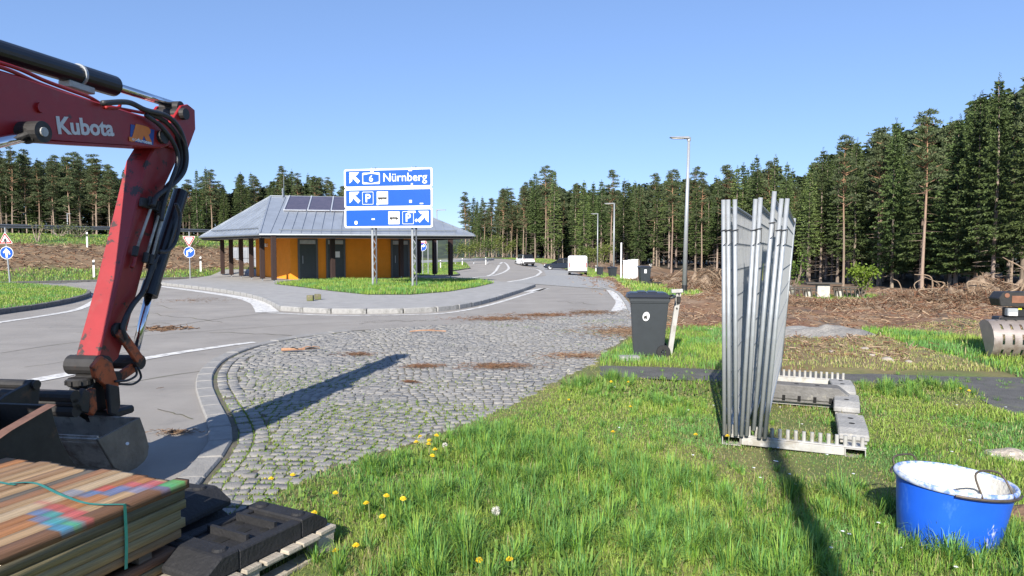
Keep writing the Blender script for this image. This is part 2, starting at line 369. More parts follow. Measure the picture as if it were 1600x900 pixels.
F = np.stack([idx[:-1, :-1], idx[:-1, 1:], idx[1:, 1:], idx[1:, :-1]], -1).reshape(-1, 4)
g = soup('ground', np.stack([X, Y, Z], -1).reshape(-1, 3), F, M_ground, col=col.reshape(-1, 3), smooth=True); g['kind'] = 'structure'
def gz(x, y):
    """height of the built ground"""
    i = np.clip(np.searchsorted(gx, x) - 1, 0, nx - 2); j = np.clip(np.searchsorted(gy, y) - 1, 0, ny - 2)
    fx = (x - gx[i]) / (gx[i + 1] - gx[i]); fy = (y - gy[j]) / (gy[j + 1] - gy[j])
    return (Z[j, i] * (1 - fx) + Z[j, i + 1] * fx) * (1 - fy) + (Z[j + 1, i] * (1 - fx) + Z[j + 1, i + 1] * fx) * fy

sheet('road', ROAD, 0.0, M_asph)
sheet('parking_lane', LANE, .006, M_far_sett)
sheet('footpath', PATH, .002, M_path, 1.0)
pv = sheet('pavement', PAVE, .125, M_pave)
sheet('lawn_island', LEFT_LAWN, .13, mat('lawn_soil', (.085, .12, .025), 1, var=.3, scale=3))
sheet('grass_bed', SIGN_GRASS, .14, MATS['lawn_soil'])
BEHIND = [at_(p, dd) for p, dd in ((662, 50), (700, 58), (717, 66), (712, 74), (700, 78), (735, 84), (728, 92), (690, 96), (640, 92), (610, 75), (620, 54))]
sheet('verge_island', BEHIND, .12, MATS['lawn_soil'])
# painted markings
ML = [([(-60, 611), (60, 594), (230, 560), (330, 544), (398, 535)], (.34, .16)), ([(-60, 515), (0, 504), (60, 495), (120, 484), (147, 471), (150, 464), (128, 457)], .22),
      ([(225, 445), (262, 449), (330, 458), (375, 465), (402, 473), (412, 481), (418, 488)], (.3, .62)), ([(420, 489), (500, 492.5), (560, 493), (640, 492), (700, 489), (760, 478), (815, 462), (852, 451)], .17),
      ([(955, 453), (966, 465), (972, 473), (966, 487)], .42), ([(825, 456), (852, 451)], .5)]
for pts, wd in ML: ribbon('road_marking', GP(pts), wd, .008, M_line)
for pts in ([(722, 438.5), (760, 432), (787, 425.5), (795, 421), (785, 417.5), (762, 414)], [(793, 441), (825, 435), (841, 429), (845, 425), (838, 421), (815, 418)]):
    ribbon('road_marking', [GZ(*p) for p in pts], .3, .012, M_line)
ribbon('asphalt_seam', GP([(790, 441), (860, 446), (945, 452)]), .10, .010, M_joint)
ribbon('asphalt_seam', GP([(215, 520), (330, 500), (437, 487)]), .025, .006, M_joint)
ribbon('asphalt_seam', GP([(0, 552), (120, 535), (300, 519), (480, 507), (640, 500)]), .02, .006, M_joint)
ribbon('asphalt_seam', GP([(20, 640), (140, 610), (260, 588), (318, 580)]), .02, .006, M_joint)

for i, (px, py, n_, dx, dy) in enumerate(((40, 575, 14, 15, -2.2), (330, 520, 10, 14, .4), (230, 490, 12, 11, 1.2), (560, 505, 9, 16, -.6), (870, 470, 8, 9, 1.0), (250, 640, 7, 8, 2.4), (120, 520, 12, 13, -1.4), (180, 470, 9, 12, 1.5))):
    q = []
    for k in range(n_): q.append((px + dx * k + random.uniform(-4, 4), py + dy * k + random.uniform(-1.5, 1.5)))
    ribbon('asphalt_crack', GP(q), .014 if py > 560 else .025, .006, M_joint)
# kerbs: every stone a piece
def kerb(name, pts, wd, top, stone, m, label_kind='structure', z0=-.05, closed=False):
    P = [Vector((x, y, 0)) for x, y in pts]; P = spline(P, 8)
    root = empty(name, (P[0].x, P[0].y, 0)); root['kind'] = label_kind
    acc = [0]
    for a, b in zip(P, P[1:]): acc.append(acc[-1] + (b - a).length)
    n = max(1, int(acc[-1] / stone)); xs = np.interp(np.linspace(0, acc[-1], n + 1), acc, [p.x for p in P]); ys = np.interp(np.linspace(0, acc[-1], n + 1), acc, [p.y for p in P])
    for i in range(n):
        a = Vector((xs[i], ys[i], 0)); b = Vector((xs[i + 1], ys[i + 1], 0)); dd = (b - a).normalized(); a2 = a + dd * .006; b2 = b - dd * .006
        zz = float(zf(a.x, a.y)); h = top - z0; c = (a2 + b2) / 2 - root.location
        mb = MB().box((0, 0, 0), ((b2 - a2).length, wd, h)); j = random.uniform(-.006, .006)
        o = mb.build('kerb_stone', m, root, bevel=.015); o.location = (c.x, c.y, zz + z0 + h / 2 + j); o.rotation_euler = (0, 0, math.atan2(dd.y, dd.x) + random.uniform(-.006, .006))
    return root
kerb('island_kerb', PAVE[:NPK], .18, .14, .95, M_kerb)
kerb('island_side_kerb', PAVE[-6:] + [PAVE[0]], .16, .13, .95, M_kerb)
kerb('lawn_kerb', LEFT_LAWN[1:8], .16, .15, .9, M_kerbd)
kerb('verge_kerb', BEHIND[:6], .15, .14, 1.0, M_kerbd)
kerb('road_edge_kerb', [(-34, 28.2), (-25.5, 37.1), (-20.3, 43.2), (-17.5, 47.2), (-13, 55.2)], .16, .12, 1.0, M_kerbd)
kerb('paving_kerb', KERB_L, .20, .03, .5, mat('pale_kerb', (.26, .25, .235), .85, var=.14, scale=12, bump=.4, bscale=60))
kerb('lane_kerb', GP([(988, 492), (976, 470), (962, 456), (940, 449)]), .14, .05, .8, M_kerb)

# ------------------------------------------------------------------ granite setts: curved courses
sheet('cobble_bed', COBBLE, .004, M_joint, 1.0)
KL = np.array([[p.x, p.y] for p in spline([Vector((x, y, 0)) for x, y in KERB_L], 12)])
def dist_kerb(x, y):
    return np.sqrt(((np.asarray(x)[:, None] - KL[:, 0]) ** 2 + (np.asarray(y)[:, None] - KL[:, 1]) ** 2).min(1))
cx = []; cy = []; ca = []; cw = []; chh = []
# two courses that follow the kerb
for off in (.21, .34):
    for i in range(len(KL) - 1):
        pass
    t = np.gradient(KL, axis=0); t /= np.linalg.norm(t, axis=1)[:, None]; nrm = np.stack([t[:, 1], -t[:, 0]], 1)
    q = KL + nrm * off; acc = np.concatenate([[0], np.cumsum(np.linalg.norm(np.diff(q, axis=0), axis=1))]); s_ = 0
    while s_ < acc[-1]:
        wd = rng.uniform(.11, .15); px_ = np.interp(s_ + wd / 2, acc, q[:, 0]); py_ = np.interp(s_ + wd / 2, acc, q[:, 1])
        tx = np.interp(s_ + wd / 2, acc, t[:, 0]); ty = np.interp(s_ + wd / 2, acc, t[:, 1])
        cx.append(px_); cy.append(py_); ca.append(math.atan2(ty, tx)); cw.append(wd - .016); chh.append(.112); s_ += wd
row = 0; y0 = 3.2
while y0 < 23:
    x0 = -6.2 + rng.uniform(0, .1)
    while x0 < 5:
        wd = rng.uniform(.085, .128); xc = x0 + wd / 2
        ph = (xc + .35 * y0 + 100) / 2.6; fr = ph - math.floor(ph); arc = .34 * (1 - (2 * fr - 1) ** 2); sl_ = -.34 * 4 * (2 * fr - 1) / 2.6
        yy = y0 + arc - .16 * xc; cx.append(xc); cy.append(yy); ca.append(math.atan(sl_ - .16) + rng.normal(0, .035)); cw.append(wd - .012); chh.append(rng.uniform(.088, .096)); x0 += wd
    y0 += .104; row += 1
cx, cy, ca, cw, chh = map(np.array, (cx, cy, ca, cw, chh))
nb = int((cx == cx).sum())
isb = np.zeros(len(cx), bool); 
first = np.arange(len(cx)) < (len(cx) if row == 0 else 0)
dk = dist_kerb(cx, cy); border = np.zeros(len(cx), bool)
ntest = int(sum(1 for _ in range(0)))
inside = pip(cx, cy, COBBLE) & (cy < 21.5)
nborder = np.argmax(cx < -6.0) if (cx < -6.0).any() else 0
keep = inside & ((np.arange(len(cx)) < nborder) & (dk > .15) | (dk > .405))
miss = ss(.50, .66, fbm(cx, cy, .5, 41)) * (cy < 6.2) * (cx > -1.9) * ss(.35, .0, np.abs(cx + 1.2))
cx, cy, ca, cw, chh = [a[keep] for a in (cx, cy, ca, cw, chh)]
def sett_verts(w_, h_, top=.011, ins=.007):
    k = []
    for (zz, i_) in ((-.03, 0), (top - .005, 0), (top, ins)):
        for a, b in ((-1, -1), (1, -1), (1, 1), (-1, 1)): k.append((a * (w_ / 2 - i_), b * (h_ / 2 - i_), zz))
    return np.array(k)
SF = np.array([(0, 1, 5, 4), (1, 2, 6, 5), (2, 3, 7, 6), (3, 0, 4, 7), (4, 5, 9, 8), (5, 6, 10, 9), (6, 7, 11, 10), (7, 4, 8, 11), (8, 9, 10, 11)])
order = np.argsort(np.hypot(cx, cy)); cx, cy, ca, cw, chh = [a[order] for a in (cx, cy, ca, cw, chh)]
paving = empty('cobble_paving', (0, 0, 0)); paving['kind'] = 'structure'
vis = (cx / np.maximum(cy, .1) > -.56) | (cy > 7)
near_i = [i for i in range(len(cx)) if vis[i]][:300]; nset = set(near_i)
protos = []
for k in range(10):
    v = sett_verts(1, 1, 1, 0) ; v = sett_verts(.125, .112); v[:, :2] += rng.normal(0, .003, (12, 2)); v[8:, 2] += rng.normal(0, .0018, 4)
    protos.append(soup('sett', v, SF, None)); protos[-1].materials.append(M_sett1)
for i in near_i:
    o = bpy.data.objects.new('sett', protos[i % 10]); C.objects.link(o); o.parent = paving
    o.location = (cx[i], cy[i], .004 + rng.normal(0, .004)); o.rotation_euler = (rng.normal(0, .02), rng.normal(0, .02), ca[i]); o.scale = (cw[i] / .125, chh[i] / .112, 1)
rest = np.array([i for i in range(len(cx)) if i not in nset])
base = np.stack([sett_verts(cw[i], chh[i]) for i in rest]); base[:, :, :2] += rng.normal(0, .0028, base[:, :, :2].shape)
base[:, 8:, 2] += rng.normal(0, .002, base[:, 8:, 2].shape)
c_, s_ = np.cos(ca[rest])[:, None], np.sin(ca[rest])[:, None]
Vx = base[:, :, 0] * c_ - base[:, :, 1] * s_ + cx[rest][:, None]; Vy = base[:, :, 0] * s_ + base[:, :, 1] * c_ + cy[rest][:, None]
Vz = base[:, :, 2] + rng.normal(.004, .004, len(rest))[:, None]
V = np.stack([Vx, Vy, Vz], -1).reshape(-1, 3)
F = (SF[None] + (np.arange(len(rest)) * 12)[:, None, None]).reshape(-1, 4)
shade = np.repeat(rng.uniform(.86, 1.10, len(rest))[:, None] * np.ones((1, 3)), 12, 0)
MS = wear(mat('granite_setts_far', (.25, .24, .225), .85, var=.18, scale=30, bump=.5, bscale=80, attr=True), (.17, .155, .13), .8, .55, .72, .5)
o = soup('setts', V, F, MS, paving, col=shade); o['kind'] = 'stuff'

# ------------------------------------------------------------------ grass
def blades(name, x, y, z, h, wd, colr, lean=.5, label=None, curl=.35):
    n = len(x); a = rng.uniform(0, 2 * np.pi, n); b = a + np.pi / 2 + rng.normal(0, .5, n)
    sx, sy = np.cos(a) * wd / 2, np.sin(a) * wd / 2; ln = np.abs(rng.normal(0, lean, n)) * h; dx, dy = np.cos(b) * ln, np.sin(b) * ln
    hz = np.sqrt(np.maximum(h ** 2 - (.6 * ln) ** 2, (.35 * h) ** 2))
    P = np.zeros((n, 5, 3)); P[:, 0] = np.stack([x - sx, y - sy, z - .015], 1); P[:, 1] = np.stack([x + sx, y + sy, z - .015], 1)
    mx_, my_, mz_ = x + dx * curl, y + dy * curl, z + hz * .6
    P[:, 2] = np.stack([mx_ - sx * .75, my_ - sy * .75, mz_], 1); P[:, 3] = np.stack([mx_ + sx * .75, my_ + sy * .75, mz_], 1)
    P[:, 4] = np.stack([x + dx, y + dy, z + hz * (1 - .25 * np.minimum(1, ln / h))], 1)
    k = np.arange(n)[:, None] * 5
    T = np.stack([k + [0, 1, 3], k + [0, 3, 2], k + [2, 3, 4]], 1).reshape(-1, 3)
    cc = np.repeat(colr[:, None, :], 5, 1)
    o = soup(name, P.reshape(-1, 3), T, M_grass, col=cc.reshape(-1, 3)); o['kind'] = 'stuff'
    if label: tag(o, label, 'grass')
    return o
GC = np.array([(.165, .310, .040), (.235, .330, .060), (.135, .285, .075), (.30, .315, .090), (.38, .33, .17), (.095, .20, .035)])
def grass_col(x, y, dryness=0.0, n=None):
    f = fbm(x, y, .8, 51) + rng.normal(0, .07, len(x)); k = np.zeros(len(x), int)
    k[f > .50] = 1; k[f < .40] = 2; r_ = rng.random(len(x)); k[r_ < .10] = 5
    pd = .05 + dryness; k[r_ > 1 - pd] = 3; k[r_ > 1 - pd * .45] = 4
    return GC[k] * rng.uniform(.95, 1.4, (len(x), 1))
def rnd(n, x0, x1, y0, y1): return rng.uniform(x0, x1, n), rng.uniform(y0, y1, n)
def near_pt(x, y, pts):
    out = np.zeros(len(x))
    for px_, py_, r_ in pts: out = np.maximum(out, np.exp(-((x - px_) ** 2 + (y - py_) ** 2) / (2 * r_ * r_)))
    return out
CL = [(*G(px, py), r_) for px, py, r_ in [(925, 610, .22), (965, 600, .2), (800, 720, .45), (860, 740, .5), (940, 760, .5), (760, 690, .35), (1000, 760, .5), (850, 820, .45), (680, 800, .3), (1040, 640, .25), (700, 880, .4), (950, 880, .4), (1150, 860, .5), (1300, 790, .3), (1500, 860, .3), (585, 735, .2), (500, 730, .16), (1460, 605, .3), (1390, 615, .25)]]
LAWN = [p for p in COB_R[::-1]] + GP([(930, 578), (975, 584), (1010, 592), (1060, 589), (1120, 597), (1180, 592), (1250, 599), (1330, 594), (1380, 601), (1440, 592), (1500, 604), (1545, 620), (1560, 638), (1640, 660), (1900, 710)]) + [(9.5, 5.6), (9.5, 2.6), (4.5, 1.6), (-1.9, 1.6), (-1.8, 4.2)]
n = 800000
x, y = rnd(n, -2.2, 9.5, 1.9, 10.4); dd = np.hypot(x, y)
ok = pip(x, y, LAWN) & ((np.abs(x) / y < .86) | (rng.random(n) < .45)) & (y > 2.2)
prob = np.clip((4.4 / dd) ** 1.0, 0, 1)
clump = near_pt(x, y, CL); pt = fbm(x, y, .55, 61); big = fbm(x, y, 1.7, 62)
thin = .35 + .65 * np.clip(clump * 1.3 + ss(.36, .52, big), 0, 1)
ok &= rng.random(n) < prob * thin
x, y, dd, clump, pt, big = [a[ok] for a in (x, y, dd, clump, pt, big)]
edge_c = pip(x + .28, y, COBBLE) | pip(x - .28, y, COBBLE) | pip(x, y + .3, COBBLE)
h = (.013 + .012 * ss(.42, .62, big) + .022 * ss(.52, .68, pt)) * rng.uniform(.5, 1.6, len(x)) + clump * rng.uniform(.0, .07, len(x)) + (rng.random(len(x)) < .012) * rng.uniform(.03, .09, len(x))
h *= np.where(edge_c, .55, 1.0)
colr = grass_col(x, y, 0)
dr = ss(.56, .40, big) * (1 - clump); swap = rng.random(len(x)) < .10 + dr * .5 + edge_c * .3
colr[swap] = GC[rng.integers(3, 5, swap.sum())] * rng.uniform(.8, 1.1, (swap.sum(), 1))
blades('grass', x, y, gz(x, y), h, .0028 + .0030 * clump * rng.random(len(x)) + .0010 * (dd - 3.5).clip(0), colr, np.where(clump > .3, .75, 1.25), 'green lawn of tufted grass in the foreground beside the cobbles')
# tufts: long blades that fan outwards from a common foot
def tufts(name, cxs, cys, hs, counts, label, zfun=None, cmix=(0, 2, 2, 5, 1), wd0=.0036):
    ii = np.repeat(np.arange(len(cxs)), counts); n = len(ii); a = rng.uniform(0, 2 * np.pi, n); q = np.abs(rng.normal(0, .55, n)).clip(0, 1.5); L_ = hs[ii] * rng.uniform(.45, 1.15, n)
    rb = rng.uniform(0, 1, n) * .28 * hs[ii]; x0 = cxs[ii] + np.cos(a) * rb; y0 = cys[ii] + np.sin(a) * rb; z0 = gz(x0, y0) - .01; b = a + rng.normal(0, .45, n)
    sx, sy = -np.sin(b), np.cos(b); P = np.zeros((n, 7, 3)); wv_ = wd0 * rng.uniform(.7, 1.5, n)
    for k, (t, ww) in enumerate(((0, .8), (.45, 1.0), (.8, .7))):
        th = q * t * .9; r_ = L_ * t * np.sin(th + .08); zz = L_ * t * np.cos(th * .95); cxk = x0 + np.cos(b) * r_; cyk = y0 + np.sin(b) * r_
        P[:, 2 * k] = np.stack([cxk - sx * wv_ * ww / 2, cyk - sy * wv_ * ww / 2, z0 + zz], 1); P[:, 2 * k + 1] = np.stack([cxk + sx * wv_ * ww / 2, cyk + sy * wv_ * ww / 2, z0 + zz], 1)
    th = q * 1.25; P[:, 6] = np.stack([x0 + np.cos(b) * L_ * np.sin(th), y0 + np.sin(b) * L_ * np.sin(th), z0 + np.maximum(L_ * np.cos(th), .006)], 1)
    k = np.arange(n)[:, None] * 7; T = np.stack([k + [0, 1, 3], k + [0, 3, 2], k + [2, 3, 5], k + [2, 5, 4], k + [4, 5, 6]], 1).reshape(-1, 3)
    tone = rng.uniform(.78, 1.2, len(cxs)); kk = rng.choice(cmix, n); cc = GC[kk] * (tone[ii] * rng.uniform(.95, 1.3, n))[:, None]; o = soup(name, P.reshape(-1, 3), T, M_grass, col=np.repeat(cc, 7, 0)); o['kind'] = 'stuff'; tag(o, label, 'grass'); return o
tx_, ty_ = rnd(3400, -1.7, 6.6, 2.6, 9.6); bigt = fbm(tx_, ty_, 1.7, 62); clt = near_pt(tx_, ty_, CL)
ok = pip(tx_, ty_, LAWN) & (np.abs(tx_) / ty_ < .84) & (rng.random(3400) < .07 + .9 * clt + .10 * ss(.5, .62, bigt)) & ~pip(tx_ - .2, ty_ + .05, COBBLE)
tx_, ty_, clt = tx_[ok], ty_[ok], clt[ok]; hs = rng.uniform(.045, .10, len(tx_)) + clt * rng.uniform(.06, .17, len(tx_)); cn = (rng.uniform(30, 80, len(tx_)) * (.7 + 1.2 * clt)).astype(int)
px_, py_ = rnd(900, .8, 9.5, 7.4, 10.0); okp = pip(px_, py_, PATH) & (rng.random(900) < .25 + .9 * ss(.52, .62, fbm(px_, py_, .8, 111))); px_, py_ = px_[okp], py_[okp]
tx_ = np.concatenate([tx_, px_]); ty_ = np.concatenate([ty_, py_]); hs = np.concatenate([hs, rng.uniform(.03, .09, len(px_))]); cn = np.concatenate([cn, rng.integers(14, 45, len(px_))])
tufts('grass_tufts', tx_, ty_, hs, cn, 'long arching grass tufts standing out of the foreground lawn')
# dead thatch lying in the lawn
tn = 14000; x, y = rnd(tn, -1.8, 6.4, 2.7, 9.6); ok = pip(x, y, LAWN) & (rng.random(tn) < .25 + .75 * ss(.5, .62, fbm(x, y, .7, 101))); x, y = x[ok], y[ok]
blades('thatch', x, y, gz(x, y) + .012, rng.uniform(.02, .05, len(x)), rng.uniform(.002, .004, len(x)), np.array((.44, .37, .21)) * rng.uniform(.6, 1.15, (len(x), 1)), 2.6, 'dry straw-coloured thatch lying between the grass blades')
# coarse leafy weeds in the lawn: broad leaves
m_ = 16000; x, y = rnd(m_, -1.8, 6, 2.8, 9.6); wv = near_pt(x, y, [(*G(px, py), r_) for px, py, r_ in [(910, 860, .35), (860, 880, .3), (1060, 610, .4), (990, 615, .35), (680, 730, .16), (600, 790, .25), (1010, 880, .3), (470, 800, .2), (1440, 610, .3), (1240, 880, .25)]])
ok = pip(x, y, LAWN) & (rng.random(m_) < wv); x, y = x[ok], y[ok]
blades('weeds', x, y, gz(x, y) + rng.uniform(0, .08, len(x)), rng.uniform(.03, .08, len(x)), rng.uniform(.012, .024, len(x)), np.array((.15, .25, .045)) * rng.uniform(.7, 1.25, (len(x), 1)), 1.1, 'low broad-leaved weeds spread through the foreground lawn')
# moss and grass in the joints
mo = np.clip(ss(.40, .60, fbm(cx, cy, .8, 71)) * (1 - ss(6.4, 9.5, cy)) + .25 * ss(.55, .7, fbm(cx, cy, 1.2, 72)) + near_pt(cx, cy, [(*G(360, 690), .5), (*G(350, 720), .5), (*G(352, 645), .25), (*G(430, 780), .5)]), 0, 1)
si = np.repeat(np.arange(len(cx)), 46); ok = rng.random(len(si)) < mo[si] * .5; si = si[ok]
e = rng.integers(0, 4, len(si)); t = rng.uniform(-.5, .5, len(si)); lx = np.where(e < 2, t * cw[si], np.where(e == 2, .5, -.5) * (cw[si] + .014)); ly = np.where(e < 2, np.where(e == 0, .5, -.5) * (chh[si] + .014), t * chh[si])
x = cx[si] + lx * np.cos(ca[si]) - ly * np.sin(ca[si]); y = cy[si] + lx * np.sin(ca[si]) + ly * np.cos(ca[si])
blades('joint_moss', x, y, np.full(len(x), .008), rng.uniform(.008, .028, len(x)), rng.uniform(.005, .011, len(x)), GC[rng.choice([0, 1, 1, 3], len(x))] * rng.uniform(.7, 1.1, (len(x), 1)), .9, 'moss and thin grass growing in the joints of the cobbles')
# other lawns
def lawn(name, poly, dens, hmin, hmax, wd, label, zfun, dryness=.05, jit=1.0, extra=None):
    xs = [p[0] for p in poly]; ys = [p[1] for p in poly]; A = (max(xs) - min(xs)) * (max(ys) - min(ys)); n = int(A * dens)
    x, y = rnd(n, min(xs), max(xs), min(ys), max(ys)); ok = pip(x, y, poly) & (np.abs(x) / np.maximum(y, 1) < .95)
    if extra is not None: ok &= rng.random(n) < extra(x, y)
    x, y = x[ok], y[ok]; hh = (hmin + (hmax - hmin) * fbm(x, y, 1.2, 81)) * rng.uniform(.6, 1.3, len(x))
    return blades(name, x, y, zfun(x, y), hh, wd * rng.uniform(.7, 1.4, len(x)), grass_col(x, y, dryness), .6, label)
lawn('grass', LEFT_LAWN, 330, .05, .13, .016, 'mown grass on the kerbed island at the left', lambda x, y: zf(x, y) + .13, .12)
lawn('grass', SIGN_GRASS, 260, .08, .22, .018, 'grass bed around the posts of the blue direction sign', lambda x, y: zf(x, y) + .14, .03)
lawn('grass', BEHIND, 60, .05, .16, .04, 'grass on the kerbed island behind the orange building', lambda x, y: zf(x, y) + .12, .1)
lawn('grass', VERGE, 75, .08, .28, .035, 'grass verge along the parking lane beside the forest', gz, .15, extra=lambda x, y: np.clip(60 / np.hypot(x, y), 0, 1) ** 1.5)
lawn('grass', STRIP2, 620, .05, .17, .012, 'bright green grass strip in front of the slotted bucket', gz, .0)
lawn('grass', STRIP1, 1100, .04, .15, .008, 'green grass patch behind the black wheelie bin', gz, .02)
lawn('grass', PIC, 110, .08, .22, .02, 'small green patch beside the picnic table', gz, .0)
bx = [(-60, 8), (-25.5, 36.9), (-20.3, 43.3), (-15.5, 50.5), (-15, 62), (-40, 75), (-75, 40)]
lawn('grass', bx, 75, .08, .20, .035, 'grass on the embankment beneath the guardrail', gz, .15, extra=lambda x, y: (1 - bank_brown(x, y)) * (bank_u(x, y) > .2))
DRYP = [(3.2, 9.55), (9, 9.2), (16, 8.6), (18, 14), (9, 15.5), (3.5, 12)]
lawn('dry_grass', DRYP, 1500, .02, .07, .008, 'dry yellowish stubble beyond the dark footpath', gz, .75, extra=lambda x, y: (.55 + .45 * ss(.36, .5, fbm(x, y, .9, 91))) * (1 - debris_w(x, y) * .6) * ~pip(x, y, STRIP2))

# ------------------------------------------------------------------ service building
def at(px, dd): return ((px - 800) / FPX * dd, dd)
PZ = .13
bld = empty('service_building', (-12.7, 39.1, PZ), 0, 'orange service building with dark doors under a grey standing-seam metal roof', 'building')
BO = Vector((-12.7, 39.1, PZ))
M_or = wear(mat('orange_render', (.90, .30, .018), .85, var=.06, scale=3, bump=.15, bscale=60), (.42, .16, .03), 1.2, .56, .8, .4, (1, 1, .25))
M_or = wear(mat('orange_render', (.90, .30, .018), .85, var=.06, scale=3, bump=.15, bscale=60), (.74, .30, .06), 1.5, .58, .75, .5)
M_roof = wear(mat('roof_metal', (.35, .38, .42), .42, .45, var=.10, scale=1.2), (.24, .26, .28), .9, .5, .7, .6)
M_wood = mat('brown_stained_timber', (.030, .014, .011), .7, var=.3, scale=5, stretch=(6, 6, .6))
M_door = mat('door_grey', (.045, .055, .055), .45, var=.08)
def W(x, y, z=0): return (x - BO.x, y - BO.y, z - BO.z)
Cw, Ew, E2, D2, Dw = (-12.68, 39.1), (-6.17, 42.5), (-9.2, 48.2), (-15.8, 47.9), (-16.9, 45.1)
walls = [Cw, Ew, E2, D2, Dw]; EAVE = 2.64
MB().prism([W(*p)[:2] for p in walls], 0, EAVE - PZ - .02, 'z').build('wall', M_or, bld)
Fc, Lc, Rc, R2c, L2c = (-13.05, 35.4), (-18.8, 41.3), (-2.1, 37.7), (-8.5, 50.0), (-20.0, 46.6)
Ap, Bp = (-14.95, 42.5, 5.15), (-8.26, 44.05, 5.15)
rp = [(*Fc, EAVE), (*Rc, EAVE), (*R2c, EAVE), (*L2c, EAVE), (*Lc, EAVE)]
rv = [W(*p) for p in rp] + [W(*Ap), W(*Bp)] + [W(p[0], p[1], EAVE - .1) for p in rp]
rf = [(0, 1, 6, 5), (1, 2, 6), (2, 3, 5, 6), (3, 4, 5), (4, 0, 5), (11, 10, 9, 8, 7)] + [(i, (i + 1) % 5, 7 + (i + 1) % 5, 7 + i) for i in range(5)]
roof = MB().add(rv, rf).build('roof', M_roof, bld)
tri = lambda m: None
# seams: battens running from eave to ridge, cut off at the hips
def seams(a, b, top0, top1, n):
    a, b, t0, t1 = map(Vector, (a, b, top0, top1)); nrm = (b - a).cross(t0 - a).normalized(); nrm = nrm if nrm.z > 0 else -nrm
    e = (b - a).normalized(); up = nrm.cross(e); up = up if up.z > 0 else -up
    Lt = (b - a).length; s0 = (t0 - a).dot(e); s1 = (t1 - a).dot(e); H = (t0 - a).dot(up)
    for i in range(1, n):
        s_ = Lt * i / n; h = H * (s_ / s0 if s_ < s0 and s0 > 0 else (1 if s_ <= s1 else (Lt - s_) / max(Lt - s1, 1e-3)))
        if h < .15: continue
        p = a + e * s_ + nrm * .012
        MB().bar(p + up * .05, p + up * (h - .04), .022, .035, nrm).build('roof_seam', M_roof, roof)
wv = lambda p, z=EAVE: Vector(W(p[0], p[1], z))
A_, B_ = Vector(W(*Ap)), Vector(W(*Bp))
seams(wv(Fc), wv(Rc), A_, B_, 22); seams(wv(Lc), wv(Fc), A_, A_, 15); seams(wv(L2c), wv(Lc), A_, A_, 12); seams(wv(Rc), wv(R2c), B_, B_, 18)
for a, b in ((Fc, A_), (Rc, B_), (Lc, A_)): MB().bar(wv(a) + Vector((0, 0, .02)), b + Vector((0, 0, .02)), .09, .04).build('hip_cap', M_roof, roof)
MB().bar(A_ + Vector((0, 0, .02)), B_ + Vector((0, 0, .02)), .16, .05).build('ridge_cap', M_roof, roof)
gm = mat('gutter_zinc', (.30, .32, .34), .4, .6, var=.08)
for a, b in ((Lc, Fc), (Fc, Rc), (Rc, R2c), (L2c, Lc)):
    a_, b_ = wv(a), wv(b); e = (b_ - a_).normalized(); o_ = Vector((e.y, -e.x, 0)) * .05
    MB().tube([a_ + o_ - Vector((0, 0, .05)), b_ + o_ - Vector((0, 0, .05))], .06, 8).build('gutter', gm, roof)
    MB().bar(a_ + o_ * -1.6 - Vector((0, 0, .14)), b_ + o_ * -1.6 - Vector((0, 0, .14)), .04, .16).build('fascia', mat('fascia_dark', (.03, .028, .028), .6), roof)
    # snow guard row
    nn = (A_ - a_) if a in (Lc, Fc, L2c) else (B_ - a_)
    nrm = e.cross(nn).normalized(); nrm = nrm if nrm.z > 0 else -nrm; up = nrm.cross(e); up = up if up.z > 0 else -up
    MB().bar(a_ + e * .9 + up * .45 + nrm * .08, b_ - e * .9 + up * .45 + nrm * .08, .03, .06, nrm).build('snow_guard', gm, roof)
# rooflight panes near the ridge on the front slope
e = (wv(Rc) - wv(Fc)).normalized(); nrm = e.cross(A_ - wv(Fc)).normalized(); nrm = nrm if nrm.z > 0 else -nrm; up = nrm.cross(e); up = up if up.z > 0 else -up
gl = mat('rooflight_glass', (.075, .055, .065), .12, var=.25, scale=3, spec=.8); sash = mat('rooflight_frame', (.62, .63, .65), .4, .5)
for k in range(4):
    s0 = A_ - up * .08 + e * (1.15 + k * 1.32) + nrm * .05; L_ = 3.3
    q = [s0, s0 + e * 1.24, s0 + e * 1.24 - up * L_, s0 - up * L_]
    p = MB().add(q + [v - nrm * .06 for v in q], [(0, 1, 2, 3), (7, 6, 5, 4)] + [(i, (i + 1) % 4, 4 + (i + 1) % 4, 4 + i) for i in range(4)]).build('rooflight', gl, roof)
    MB().bar(q[0] + nrm * .02, q[3] + nrm * .02, .07, .07, nrm).build('rooflight_bar', sash, roof)
    if k == 3: MB().bar(q[1] + nrm * .02, q[2] + nrm * .02, .07, .07, nrm).build('rooflight_bar', sash, roof)
    MB().bar(q[3] + nrm * .02, q[2] + nrm * .02, .07, .05, nrm).build('rooflight_bar', sash, roof)
MB().tube([A_ + e * .75 - up * .2, A_ + e * .75 - up * .2 + Vector((0, 0, .55))], .05, 8).build('vent_pipe', gm, roof)
MB().tube([A_ + e * .8, A_ + e * .8 + Vector((0, 0, 1.3))], .018, 6).build('aerial', gm, roof)
# soffit
MB().add([W(*p, EAVE - .12) for p in (Fc, Rc, R2c, L2c, Lc)], [(0, 1, 2, 3, 4)]).build('soffit', mat('soffit_board', (.30, .26, .21), .8, var=.15, scale=4), bld)
